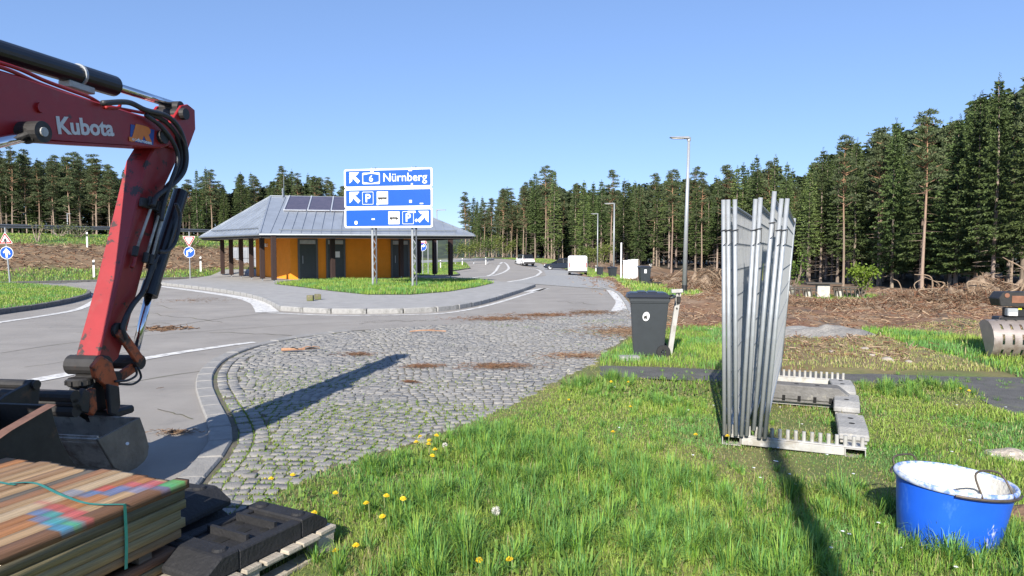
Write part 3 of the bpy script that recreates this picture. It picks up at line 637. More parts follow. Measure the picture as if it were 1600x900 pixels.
# posts
for px, dd in ((428, 35.4), (410, 37.3), (393, 39.4), (377, 41.6), (361.5, 43.4), (348, 45.2), (520, 37.9), (627, 40.6), (704, 42.4), (679, 44.6), (655, 46.9)):
    x, y = at(px, dd); p = MB().box(W(x, y, PZ + .13 + (EAVE - .28 - PZ) / 2), (.24, .24, EAVE - .14 - PZ - .13), .55).build('post', M_wood, bld, bevel=.012)
    MB().box(W(x, y, PZ + .07), (.06, .06, .14), .55).build('post_foot', M_galv, p)
# doors
fd = Vector((Ew[0] - Cw[0], Ew[1] - Cw[1], 0)); FLn = fd.length; fd.normalize(); fn = Vector((fd.y, -fd.x, 0)); frz = math.atan2(fd.y, fd.x)
def s_at(px):
    k = (px - 800) / FPX; return (k * Cw[1] - Cw[0]) / (fd.x - k * fd.y)
def on_wall(s_, out, z): v = Vector((Cw[0], Cw[1], 0)) + fd * s_ + fn * out; return W(v.x, v.y, PZ + z)
def wbox(name, s0, s1, z0, z1, t, m, par=bld, bev=0, out=0): return MB().box(on_wall((s0 + s1) / 2, out + t / 2, (z0 + z1) / 2), (s1 - s0, t, z1 - z0), frz).build(name, m, par, bevel=bev)
for i, (a, b) in enumerate(((467, 495), (511, 538), (612, 638.5))):
    s0, s1 = s_at(a), s_at(b); dr = wbox('door', s0 + .06, s1 - .06, .02, 2.02, .05, M_door)
    for q in (s0, s1): wbox('door_frame', q - .05, q + .06, 0, 2.33, .08, mat('frame_grey', (.10, .11, .11), .5), dr)
    wbox('door_frame', s0 + .06, s1 - .06, 2.26, 2.33, .08, MATS['frame_grey'], dr)
    wbox('transom', s0 + .06, s1 - .06, 2.03, 2.25, .055, mat('transom_panel', (.42, .43, .43), .4), dr)
    wbox('handle', s0 + .2, s0 + .235, .9, 1.35, .1, M_galv, dr)
    if i == 1: wbox('notice', (s0 + s1) / 2 - .02, (s0 + s1) / 2 + .24, 1.25, 1.6, .006, M_signwhite, dr, out=.05)
lw = Vector((Dw[0] - Cw[0], Dw[1] - Cw[1], 0)).normalized(); ln_ = Vector((-lw.y, lw.x, 0)); ln_ = ln_ if ln_.y < 0 else -ln_
v = Vector((Cw[0], Cw[1], 0)) + lw * 4.6 + ln_ * .08; MB().box(W(v.x, v.y, PZ + 2.0), (.2, .2, .22), .9).build('wall_lamp', M_white, bld, bevel=.03)
# pale screen wall behind the posts
sc = empty('partition_screen', (*at(383, 48.5), 0.1), 0, 'pale grey panelled screen wall behind the dark posts of the building', 'screen')
a, b = Vector((*at(365, 51.6), .3)), Vector((*at(403, 50.2), .3)); o0 = sc.location
pm = mat('screen_panel', (.30, .315, .34), .5, var=.06, scale=5)
for k in range(5):
    p0 = a + (b - a) * (k / 5 + .008) - o0; p1 = a + (b - a) * ((k + 1) / 5 - .008) - o0
    for z0, z1 in ((.1, .92), (.95, 1.75)):
        p = MB().bar(p0 + Vector((0, 0, (z0 + z1) / 2)), p1 + Vector((0, 0, (z0 + z1) / 2)), .04, z1 - z0).build('panel', pm, sc)
        for t in (.33, .67):
            q = p0 + (p1 - p0) * t; MB().box((q.x, q.y - .03, (z0 + z1) / 2), (.035, .03, z1 - z0 - .05), -.4).build('rib', mat('screen_rib', (.20, .215, .25), .5), p)

# ------------------------------------------------------------------ direction sign
SX0, SY0 = at(540, 30.6); SX1, SY1 = at(677, 29.8)
sg = empty('direction_sign', ((SX0 + SX1) / 2, (SY0 + SY1) / 2, .14), math.atan2(SY1 - SY0, SX1 - SX0), 'three-panel blue motorway direction sign on two lattice posts', 'sign')
SWD = math.hypot(SX1 - SX0, SY1 - SY0); hz = lambda py: CAM_H + 30.2 * (HOR - py) / FPX - .14
def rrect(w_, h_, r_, n=4):
    pts = []
    for cx_, cy_, a0 in ((w_ / 2 - r_, h_ / 2 - r_, 0), (-w_ / 2 + r_, h_ / 2 - r_, 90), (-w_ / 2 + r_, -h_ / 2 + r_, 180), (w_ / 2 - r_, -h_ / 2 + r_, 270)):
        for k in range(n + 1): a = R(a0 + 90 * k / n); pts.append((cx_ + r_ * math.cos(a), cy_ + r_ * math.sin(a)))
    return pts
def plate(par, name, prof, m, x=0, z=0, y=0, t=.006):
    return MB().prism([(p[0] + x, p[1] + z) for p in prof], y - t, y, 'y').build(name, m, par)
def letter(par, s, size, x, z, y, m, bold=0.0, align='LEFT', name='lettering'):
    me = text_mesh(s, size, bold, 0, align); o = link(name, me, m, par); o.rotation_euler = (math.pi / 2, 0, 0); o.location = (x, y, z); return o
def arrow(flip=1, s=.5):
    P = [(-.5, .5), (.38, .5), (.16, .24), (-.04, .24), (.46, -.24), (.26, -.46), (-.24, .04), (-.24, -.2), (-.5, -.44)]
    return [(flip * x * s, z * s) for x, z in P]
hp = (hz(264) - hz(356)) / 3
for i, (t0, t1) in enumerate(((264.5, 294), (294.6, 325), (325.6, 356))):
    zc = (hz(t0) + hz(t1)) / 2; hh = hz(t0) - hz(t1)
    pn = plate(sg, 'panel', rrect(SWD, hh, .09), M_signwhite, 0, zc, 0, .04)
    plate(pn, 'blue_field', rrect(SWD - .16, hh - .15, .05), M_signblue, 0, zc, -.042, .004)
    yv = -.05
    if i < 2: plate(pn, 'arrow', arrow(1, hh * .62), M_signwhite, -SWD / 2 + .52, zc + .02, yv, .004)
    if i == 0:
        rw, rh = .82, hh * .60; xr = -SWD / 2 + 1.28
        plate(pn, 'road_number_border', rrect(rw, rh, .05), M_signwhite, xr, zc, yv, .004)
        plate(pn, 'road_number_shield', [(-rw / 2 + .04, -rh / 2 + .10), (0, -rh / 2 + .04), (rw / 2 - .04, -rh / 2 + .10), (rw / 2 - .04, rh / 2 - .10), (0, rh / 2 - .04), (-rw / 2 + .04, rh / 2 - .10)], M_signblue, xr, zc, yv - .005, .004)
        letter(pn, '6', .40, xr, zc - .14, yv - .011, M_signwhite, .006, 'CENTER')
        tx = letter(pn, 'Nürnberg', .52, -SWD / 2 + 1.82, zc - .15, yv, M_signwhite, .003)
        tw = max(v.co.x for v in tx.data.vertices); tx.scale = ((SWD - 1.82 - .24) / tw, 1, 1)
        for q in (-.72, 1.05): plate(pn, 'clip', rrect(.16, .1, .02), M_signwhite, q, zc + hh / 2 - .09, yv, .008)
        plate(pn, 'sticker', rrect(.09, .09, .02), M_signwhite, 1.12, zc - hh * .35, yv - .004, .004)
    def pbox(x):
        plate(pn, 'parking_border', rrect(.52, .56, .04), M_signwhite, x, zc, yv, .004); plate(pn, 'parking_field', rrect(.48, .52, .03), M_signblue, x, zc, yv - .005, .003)
        letter(pn, 'P', .5, x, zc - .17, yv - .009, M_signwhite, .01, 'CENTER')
    if i == 1:
        pbox(-SWD / 2 + 1.12); xb = -SWD / 2 + 1.80; plate(pn, 'pictogram_field', rrect(.52, .56, .02), M_signwhite, xb, zc, yv, .004)
        plate(pn, 'bus_body', [(-.21, -.05), (.21, -.05), (.21, .03), (-.21, .03)], M_ink, xb, zc, yv - .005, .003)
        plate(pn, 'bus_roof', [(-.19, .085), (.20, .085), (.205, .10), (-.19, .10)], M_ink, xb, zc, yv - .005, .003)
        for q in range(6): plate(pn, 'bus_pillar', [(-.005, .03), (.005, .03), (.005, .085), (-.005, .085)], M_ink, xb - .18 + q * .075, zc, yv - .005, .003)
        for q in (-.13, -.05, .13): plate(pn, 'bus_wheel', [(.032 * math.cos(R(a)), .032 * math.sin(R(a))) for a in range(0, 360, 30)], M_ink, xb + q, zc - .055, yv - .006, .003)
        plate(pn, 'sticker', rrect(.12, .12, .01), M_signwhite, 1.05, zc - .17, yv, .004); plate(pn, 'sticker', rrect(.16, .05, .01), M_signwhite, 1.55, zc - .27, yv, .004)
        plate(pn, 'sticker', rrect(.1, .08, .01), M_signwhite, xb - .22, zc - .27, yv - .006, .004)
    if i == 2:
        xb = SWD / 2 - 1.77; plate(pn, 'pictogram_field', rrect(.52, .56, .02), M_signwhite, xb, zc, yv, .004)
        plate(pn, 'car_body', [(-.21, -.05), (.21, -.05), (.215, 0), (.12, .03), (-.19, .03), (-.215, -.01)], M_ink, xb, zc, yv - .005, .003)
        for a_, b_ in (((-.15, .03), (-.08, .10)), ((-.08, .10), (.04, .10)), ((.04, .10), (.12, .03)), ((-.02, .03), (-.02, .10))):
            MB().bar((xb + a_[0], yv - .007, zc + a_[1]), (xb + b_[0], yv - .007, zc + b_[1]), .004, .014).build('car_pillar', M_ink, pn)
        for q in (-.13, .13): plate(pn, 'car_wheel', [(.04 * math.cos(R(a)), .04 * math.sin(R(a))) for a in range(0, 360, 30)], M_ink, xb + q, zc - .055, yv - .006, .003)
        pbox(SWD / 2 - 1.12); plate(pn, 'arrow', arrow(-1, hh * .62), M_signwhite, SWD / 2 - .45, zc + .02, yv, .004)
        plate(pn, 'sticker', [(-.08, 0), (0, .08), (.08, 0), (0, -.08)], M_signwhite, SWD / 2 - .74, zc - .12, yv, .004)
        plate(pn, 'sticker', rrect(.36, .09, .01), M_signwhite, SWD / 2 - .95, zc + .25, yv - .012, .004)
        plate(pn, 'sticker', rrect(.14, .16, .05), M_signwhite, -SWD / 2 + .55, zc - .2, yv, .004); plate(pn, 'sticker', rrect(.15, .06, .01), M_signwhite, -SWD / 2 + 1.36, zc - .05, yv, .004)
    MB().box((0, .05, zc), (SWD - .2, .04, .06)).build('cross_rail', M_galv, pn)
for px in (582, 648):
    xs_ = ((px - 800) / FPX * 30.2) - sg.location.x; top = hz(262)
    for k, q in enumerate((-.09, .09)): MB().tube([(xs_ + q, .14, 0), (xs_ + q, .14, top)], .05 - .015 * k, 8).build('post', M_galv if k == 0 else mat('shaded_zinc', (.10, .11, .13), .5, .3), sg)  # right tube in darker zinc: its shaded side is put into the colour
    z = .25; sgn = 1
    while z < 2.75: MB().tube([(xs_ - .09 * sgn, .14, z), (xs_ + .09 * sgn, .14, z + .32)], .015, 5).build('lattice_bar', M_galv, sg); z += .32; sgn = -sgn

# ------------------------------------------------------------------ road signs on poles
def disc(r_, n=28): return [(r_ * math.cos(2 * math.pi * k / n), r_ * math.sin(2 * math.pi * k / n)) for k in range(n)]
def tri_p(s, up=1, r_=.05):
    P = [(0, up * s * .577), (-s / 2, -up * s * .289), (s / 2, -up * s * .289)]; out = []
    for i in range(3):
        p = Vector(P[i]); a = (Vector(P[i - 1]) - p).normalized(); b = (Vector(P[(i + 1) % 3]) - p).normalized()
        out += [tuple(p + a * r_), tuple(p + (a + b) * r_ * .38), tuple(p + b * r_)]
    return out if up > 0 else out
def road_sign(px, dd, z0, pole, tz, tsize, up, dz_, dr_, label, pict, darrow, rz=0, lean=0):
    x, y = at(px, dd); o = empty('road_sign', (x, y, z0), rz, label, 'road sign', 'small road signs on poles'); o.rotation_euler = (0, lean, rz)
    MB().tube([(0, .04, 0), (0, .04, pole)], .035, 8).build('pole', M_galv, o)
    t = plate(o, 'triangle_plate', tri_p(tsize + .06, up), M_signwhite, 0, tz, 0, .008); plate(t, 'red_border', tri_p(tsize, up), M_signred, 0, tz, -.011, .003); plate(t, 'white_field', tri_p(tsize * .68, up, .03), M_signwhite, 0, tz, -.016, .003)
    if pict:
        plate(t, 'pictogram', [(-.03, -.16), (.03, -.16), (.03, -.07), (.13, -.10), (.05, 0), (.07, .02), (.0, .12), (-.07, .02), (-.05, 0), (-.13, -.10), (-.03, -.07)], M_ink, 0, tz - .02, -.021, .003)
    dplate = plate(o, 'round_plate', disc(dr_ + .025), M_signwhite, 0, dz_, 0, .008); plate(dplate, 'blue_field', disc(dr_), M_signblue, 0, dz_, -.011, .003)
    if darrow == 'up': A = [(-.05, -.24), (.05, -.24), (.05, .06), (.13, -.02), (.17, .04), (0, .24), (-.17, .04), (-.13, -.02), (-.05, .06)]
    else: A = [(-.16, -.22), (-.07, -.22), (-.07, .02), (.02, .06), (.05, .06), (.05, -.04), (.22, .10), (.05, .24), (.05, .15), (-.02, .15), (-.16, .08)]
    k = dr_ / .3; plate(dplate, 'arrow', [(a * k, b * k) for a, b in A], M_signwhite, 0, dz_, -.016, .003)
    if pict: plate(dplate, 'sticker', rrect(.07, .07, .01), M_signwhite, .14, dz_ - .05, -.017, .003)
    return o
hh_ = lambda py, dd, z0=0: CAM_H + dd * (HOR - py) / FPX - z0
road_sign(14, 34, .12, 2.78, hh_(374, 34, .12) - .02, .62, 1, hh_(395, 34, .12), .29, 'triangular warning sign above a round blue straight-ahead sign on a leaning pole', True, 'up', .1, -.05)
road_sign(296.5, 40.5, .1, 2.8, hh_(375, 40.5, .1), .70, -1, hh_(394, 40.5, .1), .30, 'red and white yield triangle above a round blue turn-right sign', False, 'right', .05)
road_sign(660.5, 55, -.05, 2.9, hh_(376, 55, -.05), .72, 1, hh_(386, 55, -.05), .30, 'warning triangle and blue disc half hidden by a post of the building', False, 'right', 0)
po = empty('thin_pole', (*at(669, 58), -.2), 0, 'thin grey pole on the grass island behind the building', 'pole'); MB().tube([(0, 0, 0), (0, 0, 2.6)], .04, 8).build('shaft', M_galv, po); MB().lathe([(.045, 2.6), (.045, 2.64), (.001, 2.66)], 8).build('cap', M_galv, po)

# delineator posts
def delineator(x, y, lab, sc_=1.0):
    o = empty('delineator_post', (x, y, float(gz(np.array(x), np.array(y)))), random.uniform(-.2, .2), lab, 'delineator', 'white delineator posts'); o.scale = (sc_,) * 3
    MB().prism([(-.06, -.05), (.06, -.05), (0, .07)], -.1, .72, 'z').build('shaft', M_white, o, bevel=.008); MB().prism([(-.062, -.052), (.062, -.052), (0, .073)], .72, .90, 'z').build('black_band', M_black, o)
    MB().add([(-.06, -.05, .9), (.06, -.05, .9), (0, .07, .9), (-.06, -.05, .98), (.06, -.05, .98), (0, .07, 1.05)], [(0, 1, 4, 3), (1, 2, 5, 4), (2, 0, 3, 5), (3, 4, 5), (0, 2, 1)]).build('cap', M_white, o)
for px, dd, lab in ((147, 40.3, 'white delineator post with black band left of the excavator arm'), (314, 46.2, 'white delineator post right of the yield sign'), (138, 47.5, 'white delineator post up on the brown embankment')):
    x, y = at(px, dd); delineator(x, y, lab)
for px, dd, lab in ((688.5, 84, 'white post on the far guardrail, leftmost'), (722.5, 88, 'white post on the far guardrail, middle one'), (759, 92, 'white post on the far guardrail, rightmost'), (931, 96, 'white marker post by the far verge beside the van')):
    x, y = at(px, dd); delineator(x, y, lab)

# guardrails
def guardrail(pts, lab, top=.75, step=4.0, gm_=None):
    gm_ = gm_ or M_galv
    P = spline([Vector((x, y, 0)) for x, y in pts], 10); o = empty('guardrail', (pts[0][0], pts[0][1], 0), 0, lab, 'guardrail'); O = o.location
    Z_ = [float(gz(np.array(p.x), np.array(p.y))) for p in P]
    for hz_, nm in ((top - .16, 'rail'),):
        mb = MB(); prof = [(0, .155), (.06, .11), (.06, .05), (0, .0), (.06, -.05), (.06, -.11), (0, -.155)]
        V = []; n = len(prof)
        for i, p in enumerate(P):
            t = (P[min(i + 1, len(P) - 1)] - P[max(i - 1, 0)]).normalized(); s = Vector((t.y, -t.x, 0))
            for a, b in prof: V.append((p.x + s.x * a - O.x, p.y + s.y * a - O.y, Z_[i] + hz_ + b))
        mb.add(V, [(i * n + k, (i + 1) * n + k, (i + 1) * n + k + 1, i * n + k + 1) for i in range(len(P) - 1) for k in range(n - 1)]); mb.build(nm, gm_, o)
    acc = 0; 
    for i in range(1, len(P)):
        acc += (P[i] - P[i - 1]).length
        if acc > step: acc = 0; MB().box((P[i].x - O.x, P[i].y - O.y + .06, Z_[i] + top / 2 - .1), (.1, .06, top)).build('post', gm_, o)
gu = lambda u, s: (-25.5 - .75 * u + .66 * s, 36.7 + .66 * u + .75 * s)
guardrail([gu(17.2, -22), gu(17.2, -8), gu(17.2, 4), gu(17.2, 18), gu(17.4, 34)], 'long steel guardrail on top of the embankment at the left', gm_=mat('shaded_zinc', (.10, .11, .13), .5, .3))  # zinc darkened in colour to read as the unlit back of the rail
guardrail([at(640, 86), at(690, 88), at(725, 90), at(760, 94), at(772, 97)], 'steel guardrail along the far bend right of the building', .75, 3.0)

# ------------------------------------------------------------------ lamps
def street_lamp(x, y, z, H, lab, arm=-.75, r0=.085, r1=.05, lean=0):
    o = empty('street_lamp', (x, y, z), 0, lab, 'street lamp', 'street lamps'); o.rotation_euler = (0, lean, 0)
    MB().tube([(0, 0, -.1), (0, 0, .35)], r0 * 1.12, 12).build('base_sleeve', M_black, o)
    MB().tube([(0, 0, .3), (0, 0, H)], [r0, r1], 12).build('pole', M_galv, o, smooth=True)
    if arm:
        MB().tube([(0, 0, H - .05), (0, 0, H + .1)], r1 * 1.4, 10).build('pole_cap', M_galv, o)
        hd = MB(); hd.prism([(0, H + .03), (arm, H + .06), (arm * 1.02, H + .10), (0, H + .13)], -.11, .11).build('lamp_head', mat('lamp_grey', (.30, .31, .32), .45, .4), o, bevel=.015)
        MB().box((arm * .6, 0, H + .035), (abs(arm) * .6, .16, .02)).build('lens', mat('lamp_lens', (.6, .6, .58), .3), o)
    return o
x, y = GZ(1069, 460); street_lamp(x, y, float(gz(np.array(x), np.array(y))), 6.35, 'tall street lamp rising right of the wheelie bin, nearest of the lamps', -.78, .10, .055, .018)
for px, dd, py, lab in ((959, 58, 318, 'street lamp behind the white cabinets'), (933.5, 84, 334, 'thin lamp pole behind the van, beyond the cabinets'), (108, 92, 334, 'distant lamp in front of the left forest'), (683, 70, 328, 'lamp whose head shows right of the blue sign')):
    x, y = at(px, dd); z = float(gz(np.array(x), np.array(y))); street_lamp(x, y, z, CAM_H + dd * (HOR - py) / FPX - z - .1, lab, -.85 if px > 120 and px != 683 else (.5 if px < 120 else .95), .08, .05)
# a pole behind the camera: its long shadow crosses the lawn
xq = 1.62 + .262 * (-2.5 - 3.48); street_lamp(xq, -2.5, 0, 5.35, 'lamp pole standing behind the photographer', 0, .085, .07)

# ------------------------------------------------------------------ vehicles
def wheel(par, x, y, r_, w_=.2):
    M_ = Matrix.Rotation(R(90), 3, 'X')
    t = MB().lathe([(r_ * .62, -w_ / 2), (r_ * .95, -w_ / 2), (r_, -w_ / 2 + .03), (r_, w_ / 2 - .03), (r_ * .95, w_ / 2), (r_ * .62, w_ / 2)], 20, (x, y, r_), M_).build('wheel', M_tyre, par)
    MB().lathe([(.001, -w_ / 2 + .02), (r_ * .63, -w_ / 2 + .012), (r_ * .63, w_ / 2 - .012), (.001, w_ / 2 - .02)], 14, (x, y, r_), M_).build('rim', M_alloy, t)
def loft(sections):
    """sections: (x, half width, z0, z1, roundness)"""
    mb = MB(); n = 10; V = []
    for x, hw, z0, z1, rd in sections:
        prof = [(-hw * .94, z0), (hw * .94, z0), (hw, z0 + .12), (hw, z1 - rd), (hw - rd * .45, z1 - rd * .25), (hw - rd, z1), (-hw + rd, z1), (-hw + rd * .45, z1 - rd * .25), (-hw, z1 - rd), (-hw, z0 + .12)]
        V += [(x, a, b) for a, b in prof]
    F = [(i * n + k, i * n + (k + 1) % n, (i + 1) * n + (k + 1) % n, (i + 1) * n + k) for i in range(len(sections) - 1) for k in range(n)]
    F += [tuple(range(n)), tuple(range(len(V) - 1, len(V) - n - 1, -1))]
    return mb.add(V, F)
def car(name, px, dd, py, rz, paint, kind, lab, cat):
    x, y = at(px, dd); z = CAM_H - dd * (py - HOR) / FPX
    z = float(zf(x, y)) + .012
    o = empty(name, (x, y, z), rz, lab, cat, 'parked vehicles')
    if kind == 'van':
        L_, hw = 4.7, .96; loft([(-2.35, .90, .35, 1.86, .12), (-2.28, .95, .30, 1.95, .14), (.6, .96, .28, 1.98, .16), (1.15, .93, .28, 1.72, .2), (1.5, .92, .28, 1.18, .15), (2.2, .88, .3, 1.0, .16), (2.36, .8, .35, .8, .12)]).build('body', paint, o, smooth=False)
        MB().prism([(.72, 1.2), (1.38, 1.2), (1.05, 1.72), (.72, 1.78)], -.972, .972).build('side_window', M_glass, o)
        MB().add([(1.13, -.78, 1.76), (1.13, .78, 1.76), (1.53, .82, 1.2), (1.53, -.82, 1.2)], [(0, 1, 2, 3)]).build('windscreen', M_glass, o)
        for s in (-1, 1):
            MB().box((-2.36, s * .83, 1.05), (.05, .1, .5)).build('tail_light', M_tail, o, bevel=.01)
            MB().box((2.3, s * .68, .78), (.12, .26, .16)).build('headlight', M_glass, o); MB().box((1.2, s * 1.06, 1.28), (.14, .2, .22)).build('mirror', M_black, o, bevel=.02)
        MB().box((-2.385, 0, .42), (.08, 1.84, .16)).build('bumper', mat('bumper_grey', (.05, .05, .055), .6), o, bevel=.02)
        MB().box((-2.362, 0, 1.2), (.012, .012, 1.35)).build('door_gap', M_black, o); MB().box((-2.37, -.15, .78), (.02, .5, .11)).build('number_plate', M_signwhite, o); MB().box((-2.37, .12, .98), (.03, .18, .05)).build('door_handle', M_black, o)
        MB().box((-2.36, .0, 1.84), (.03, .3, .04)).build('brake_light', M_tail, o)
        ws = (-1.5, 1.5); r_ = .33
    else:
        suv = kind == 'suv'; top = 1.66 if suv else 1.48; bz = .26 if suv else .2; bh = 1.02 if suv else .92; hw = .91
        loft([(-2.22, .78, .42, bh - .16, .08), (-2.15, .87, bz + .08, bh, .1), (-1.2, .91, bz, bh + .02, .1), (.7, .91, bz, bh - .01, .1), (1.2, .90, bz, bh - .06, .12), (2.0, .85, bz + .04, bh - .2, .14), (2.24, .72, .4, bh - .36, .1)]).build('body', paint, o)
        rear = -2.05 if not suv else -2.08
        loft([(rear, .76, bh - .05, bh + .06, .03), (rear + .38, .70, bh - .05, top - .06, .1), (-.9, .71, bh - .05, top - .015, .12), (.05, .70, bh - .05, top - .02, .12), (.5, .68, bh - .05, top - .22, .1), (1.15, .74, bh - .05, bh + .02, .03)]).build('greenhouse', M_glass, o)
        loft([(rear + .33, .70, top - .09, top - .035, .02), (-.9, .70, top - .06, top + .008, .03), (.05, .69, top - .06, top, .03), (.30, .66, top - .15, top - .09, .02)]).build('roof', paint if not suv else M_black, o)
        for s in (-1, 1):
            MB().bar((-.35, s * .755, bh - .02), (-.35, s * .70, top - .05), .1, .04, (0, 1, 0)).build('door_pillar', M_black, o)
            MB().bar((-1.25, s * .75, bh - .02), (-1.4, s * .70, top - .05), .14, .04, (0, 1, 0)).build('door_pillar', paint, o)
            MB().box((-2.14, s * .70, bh - .13), (.12, .34, .17)).build('tail_light', M_tail, o, bevel=.02); MB().box((2.08, s * .62, bh - .3), (.24, .34, .14)).build('headlight', mat('headlight_glass', (.5, .52, .55), .1), o, bevel=.03)
            MB().box((.62, s * .98, bh + .06), (.12, .18, .13)).build('mirror', paint, o, bevel=.03)
            MB().tube([(-1.6, s * .62, top + .03), (.0, s * .62, top + .03)], .02, 6).build('roof_rail', M_alloy if not suv else M_black, o)
        MB().box((-2.2, 0, .45), (.14, 1.7, .26)).build('bumper', MATS['bumper_grey'] if suv else paint, o, bevel=.03)
        MB().box((-2.235, 0, .74), (.03, .52, .12)).build('number_plate', M_signwhite, o)
        ws = (-1.32, 1.38); r_ = .36 if suv else .33
    for wx in ws:
        for s in (-1, 1): wheel(o, wx, s * (.80), r_); MB().lathe([(r_ * 1.0, -.06), (r_ * 1.14, -.06), (r_ * 1.14, .06), (r_ * 1.0, .06)], 20, (wx, s * .875, r_), Matrix.Rotation(R(90), 3, 'X')).build('wheel_arch', M_black, o)
    return o
P_white = mat('white_car_paint', (.80, .80, .80), .25, var=.02); P_dark = mat('dark_car_paint', (.014, .020, .034), .18, var=.1)
car('van', 902.5, 70, 427, R(84.5), P_white, 'van', 'white panel van seen from behind on the parking lane', 'van')
car('station_wagon', 876, 90, 420, R(176), P_dark, 'wagon', 'dark estate car parked behind the white van', 'car')
car('suv', 819.5, 102, 414, R(108), P_white, 'suv', 'white off-road car with black roof farthest along the lane', 'car')

# ------------------------------------------------------------------ bins and cabinets
def bin_parts(o, dp=.60, wd=.50, H=1.0, m=M_bin, sticker=True):
    """local +x is the bin's back (handle and wheels)"""
    def ring(z, d_, w_, s=0): return [(-d_ / 2 + s, -w_ / 2, z), (d_ / 2 + s, -w_ / 2, z), (d_ / 2 + s, w_ / 2, z), (-d_ / 2 + s, w_ / 2, z)]
    V = ring(.03, dp * .76, wd * .8, -.01) + ring(H * .84, dp * .96, wd * .96, .0) + ring(H * .845, dp * 1.03, wd * 1.04) + ring(H * .90, dp * 1.03, wd * 1.04)
    F = [(3, 2, 1, 0)] + [(4 * i + k, 4 * i + (k + 1) % 4, 4 * i + 4 + (k + 1) % 4, 4 * i + 4 + k) for i in range(3) for k in range(4)] + [(12, 13, 14, 15)]
    MB().add(V, F).build('body', m, o, bevel=.022, seg=2)
    lid = MB().add(ring(H * .902, dp * 1.12, wd * 1.1, -.03) + ring(H * .945, dp * 1.12, wd * 1.1, -.03) + ring(H * .985, dp * .95, wd * .9, -.03), [(3, 2, 1, 0)] + [(4 * i + k, 4 * i + (k + 1) % 4, 4 * i + 4 + (k + 1) % 4, 4 * i + 4 + k) for i in range(2) for k in range(4)] + [(8, 9, 10, 11)]).build('lid', mat('lid_plastic', (.028, .032, .045), .3, var=.1), o, bevel=.018, seg=2)
    for q in (-.15, .13): MB().box((dp * q - .03, 0, H * .99), (dp * .22, wd * .7, .025)).build('lid_ridge', MATS['lid_plastic'], lid, bevel=.01)
    MB().tube([(dp * .5, -wd * .42, H * .9), (dp * .5 + .09, -wd * .38, H * .93), (dp * .5 + .09, wd * .38, H * .93), (dp * .5, wd * .42, H * .9)], .017, 8).build('handle', m, o, smooth=True)
    for s in (-1, 1):
        t = MB().lathe([(.04, -.03), (.1, -.03), (.108, -.015), (.108, .015), (.1, .03), (.04, .03)], 20, (dp * .36, s * (wd * .5), .105), Matrix.Rotation(R(90), 3, 'X')).build('wheel', M_tyre, o)
        for a in range(5): MB().bar((dp * .36, s * (wd * .5 + .02), .105), (dp * .36 + .085 * math.cos(a * 1.257), s * (wd * .5 + .02), .105 + .085 * math.sin(a * 1.257)), .016, .016, (0, 1, 0)).build('spoke', M_bin, t)
    MB().box((dp * .3, 0, .07), (.1, wd * .9, .06)).build('axle_block', m, o)
bx_, by_ = G(1017, 559); wb = empty('wheelie_bin', (bx_, by_ + .2, .0), R(-8), 'large dark grey wheelie bin with a white oval sticker, nearest bin', 'bin', 'wheelie bins')
bin_parts(wb, .60, .52, 1.04)
# sticker lies on the tapering side face towards the camera
st = MB().prism([(.052 * math.cos(2 * math.pi * k / 24), .072 * math.sin(2 * math.pi * k / 24)) for k in range(24)], -.0015, .0015).build('sticker', M_signwhite, wb); st.location = (-.055, -.247, .655); st.rotation_euler = (R(-2.9), R(12), 0)
pg = MB().prism([(-.03, -.04), (-.015, -.045), (-.005, -.03), (.006, -.045), (.018, -.04), (.022, -.015), (.012, .005), (.008, .03), (-.002, .018), (-.022, .008), (-.038, -.012)], -.003, -.0016).build('pictogram', M_ink, st)
bp = empty('leaning_post', (*G(1045, 556), 0), 0, 'galvanised flat post with bracket leaning behind the wheelie bin', 'post')
tx_, tz_ = (1058 - 1045) / FPX * 10.9 + .02, CAM_H + 10.9 * (HOR - 452) / FPX
MB().bar((0, 0, -.05), (tx_, 0, tz_), .05, .075, (1, 0, 0)).build('upright', M_galvr, bp); MB().bar((tx_ - .13, -.03, tz_ - .03), (tx_ + .05, -.03, tz_ - .02), .05, .06).build('bracket', M_galvr, bp, bevel=.006)
for k in range(4): MB().tube([(tx_ * (.72 + .07 * k), -.05, tz_ * (.72 + .07 * k)), (tx_ * (.72 + .07 * k), -.026, tz_ * (.72 + .07 * k))], .012, 8).build('bolt', M_dsteel, bp)
MB().box((tx_ - .02, -.05, tz_ - .16), (.06, .05, .1)).build('lock', M_dsteel, bp, bevel=.006)
cs = MB().box((0, 0, .03), (.30, .2, .1)).build('concrete_block', M_kerb, None, bevel=.01); cs.location = (*G(983, 564), 0); tag(cs, 'pale concrete slab in the grass left of the wheelie bin', 'slab')
for px, dd, rz, lab, sc_ in ((1007, 38, .1, 'black wheelie bin with white label beside the white cabinets', 1.02), (957, 58, .3, 'dark bin behind the lamp left of the cabinets', 1.05), (937.5, 74, .2, 'farthest dark bin on the verge right of the van', 1.0)):
    x, y = at(px, dd); o = empty('wheelie_bin', (x, y, float(gz(np.array(x), np.array(y)))), rz, lab, 'bin', 'wheelie bins'); o.scale = (sc_,) * 3; bin_parts(o, .6, .52, 1.02)
    if px == 1007: MB().box((-.02, -.262, .72), (.13, .01, .2)).build('label_sheet', M_signwhite, o)
x, y = at(1014, 38.2); o = empty('leaning_post', (x, y, float(gz(np.array(x), np.array(y)))), 0, 'small pale post leaning on the bin beside the cabinets', 'post'); MB().bar((0, 0, 0), (.1, 0, 1.15), .05, .07, (1, 0, 0)).build('upright', M_galvr, o); MB().bar((0, 0, 1.12), (.16, 0, 1.14), .05, .07).build('bracket', M_galvr, o)
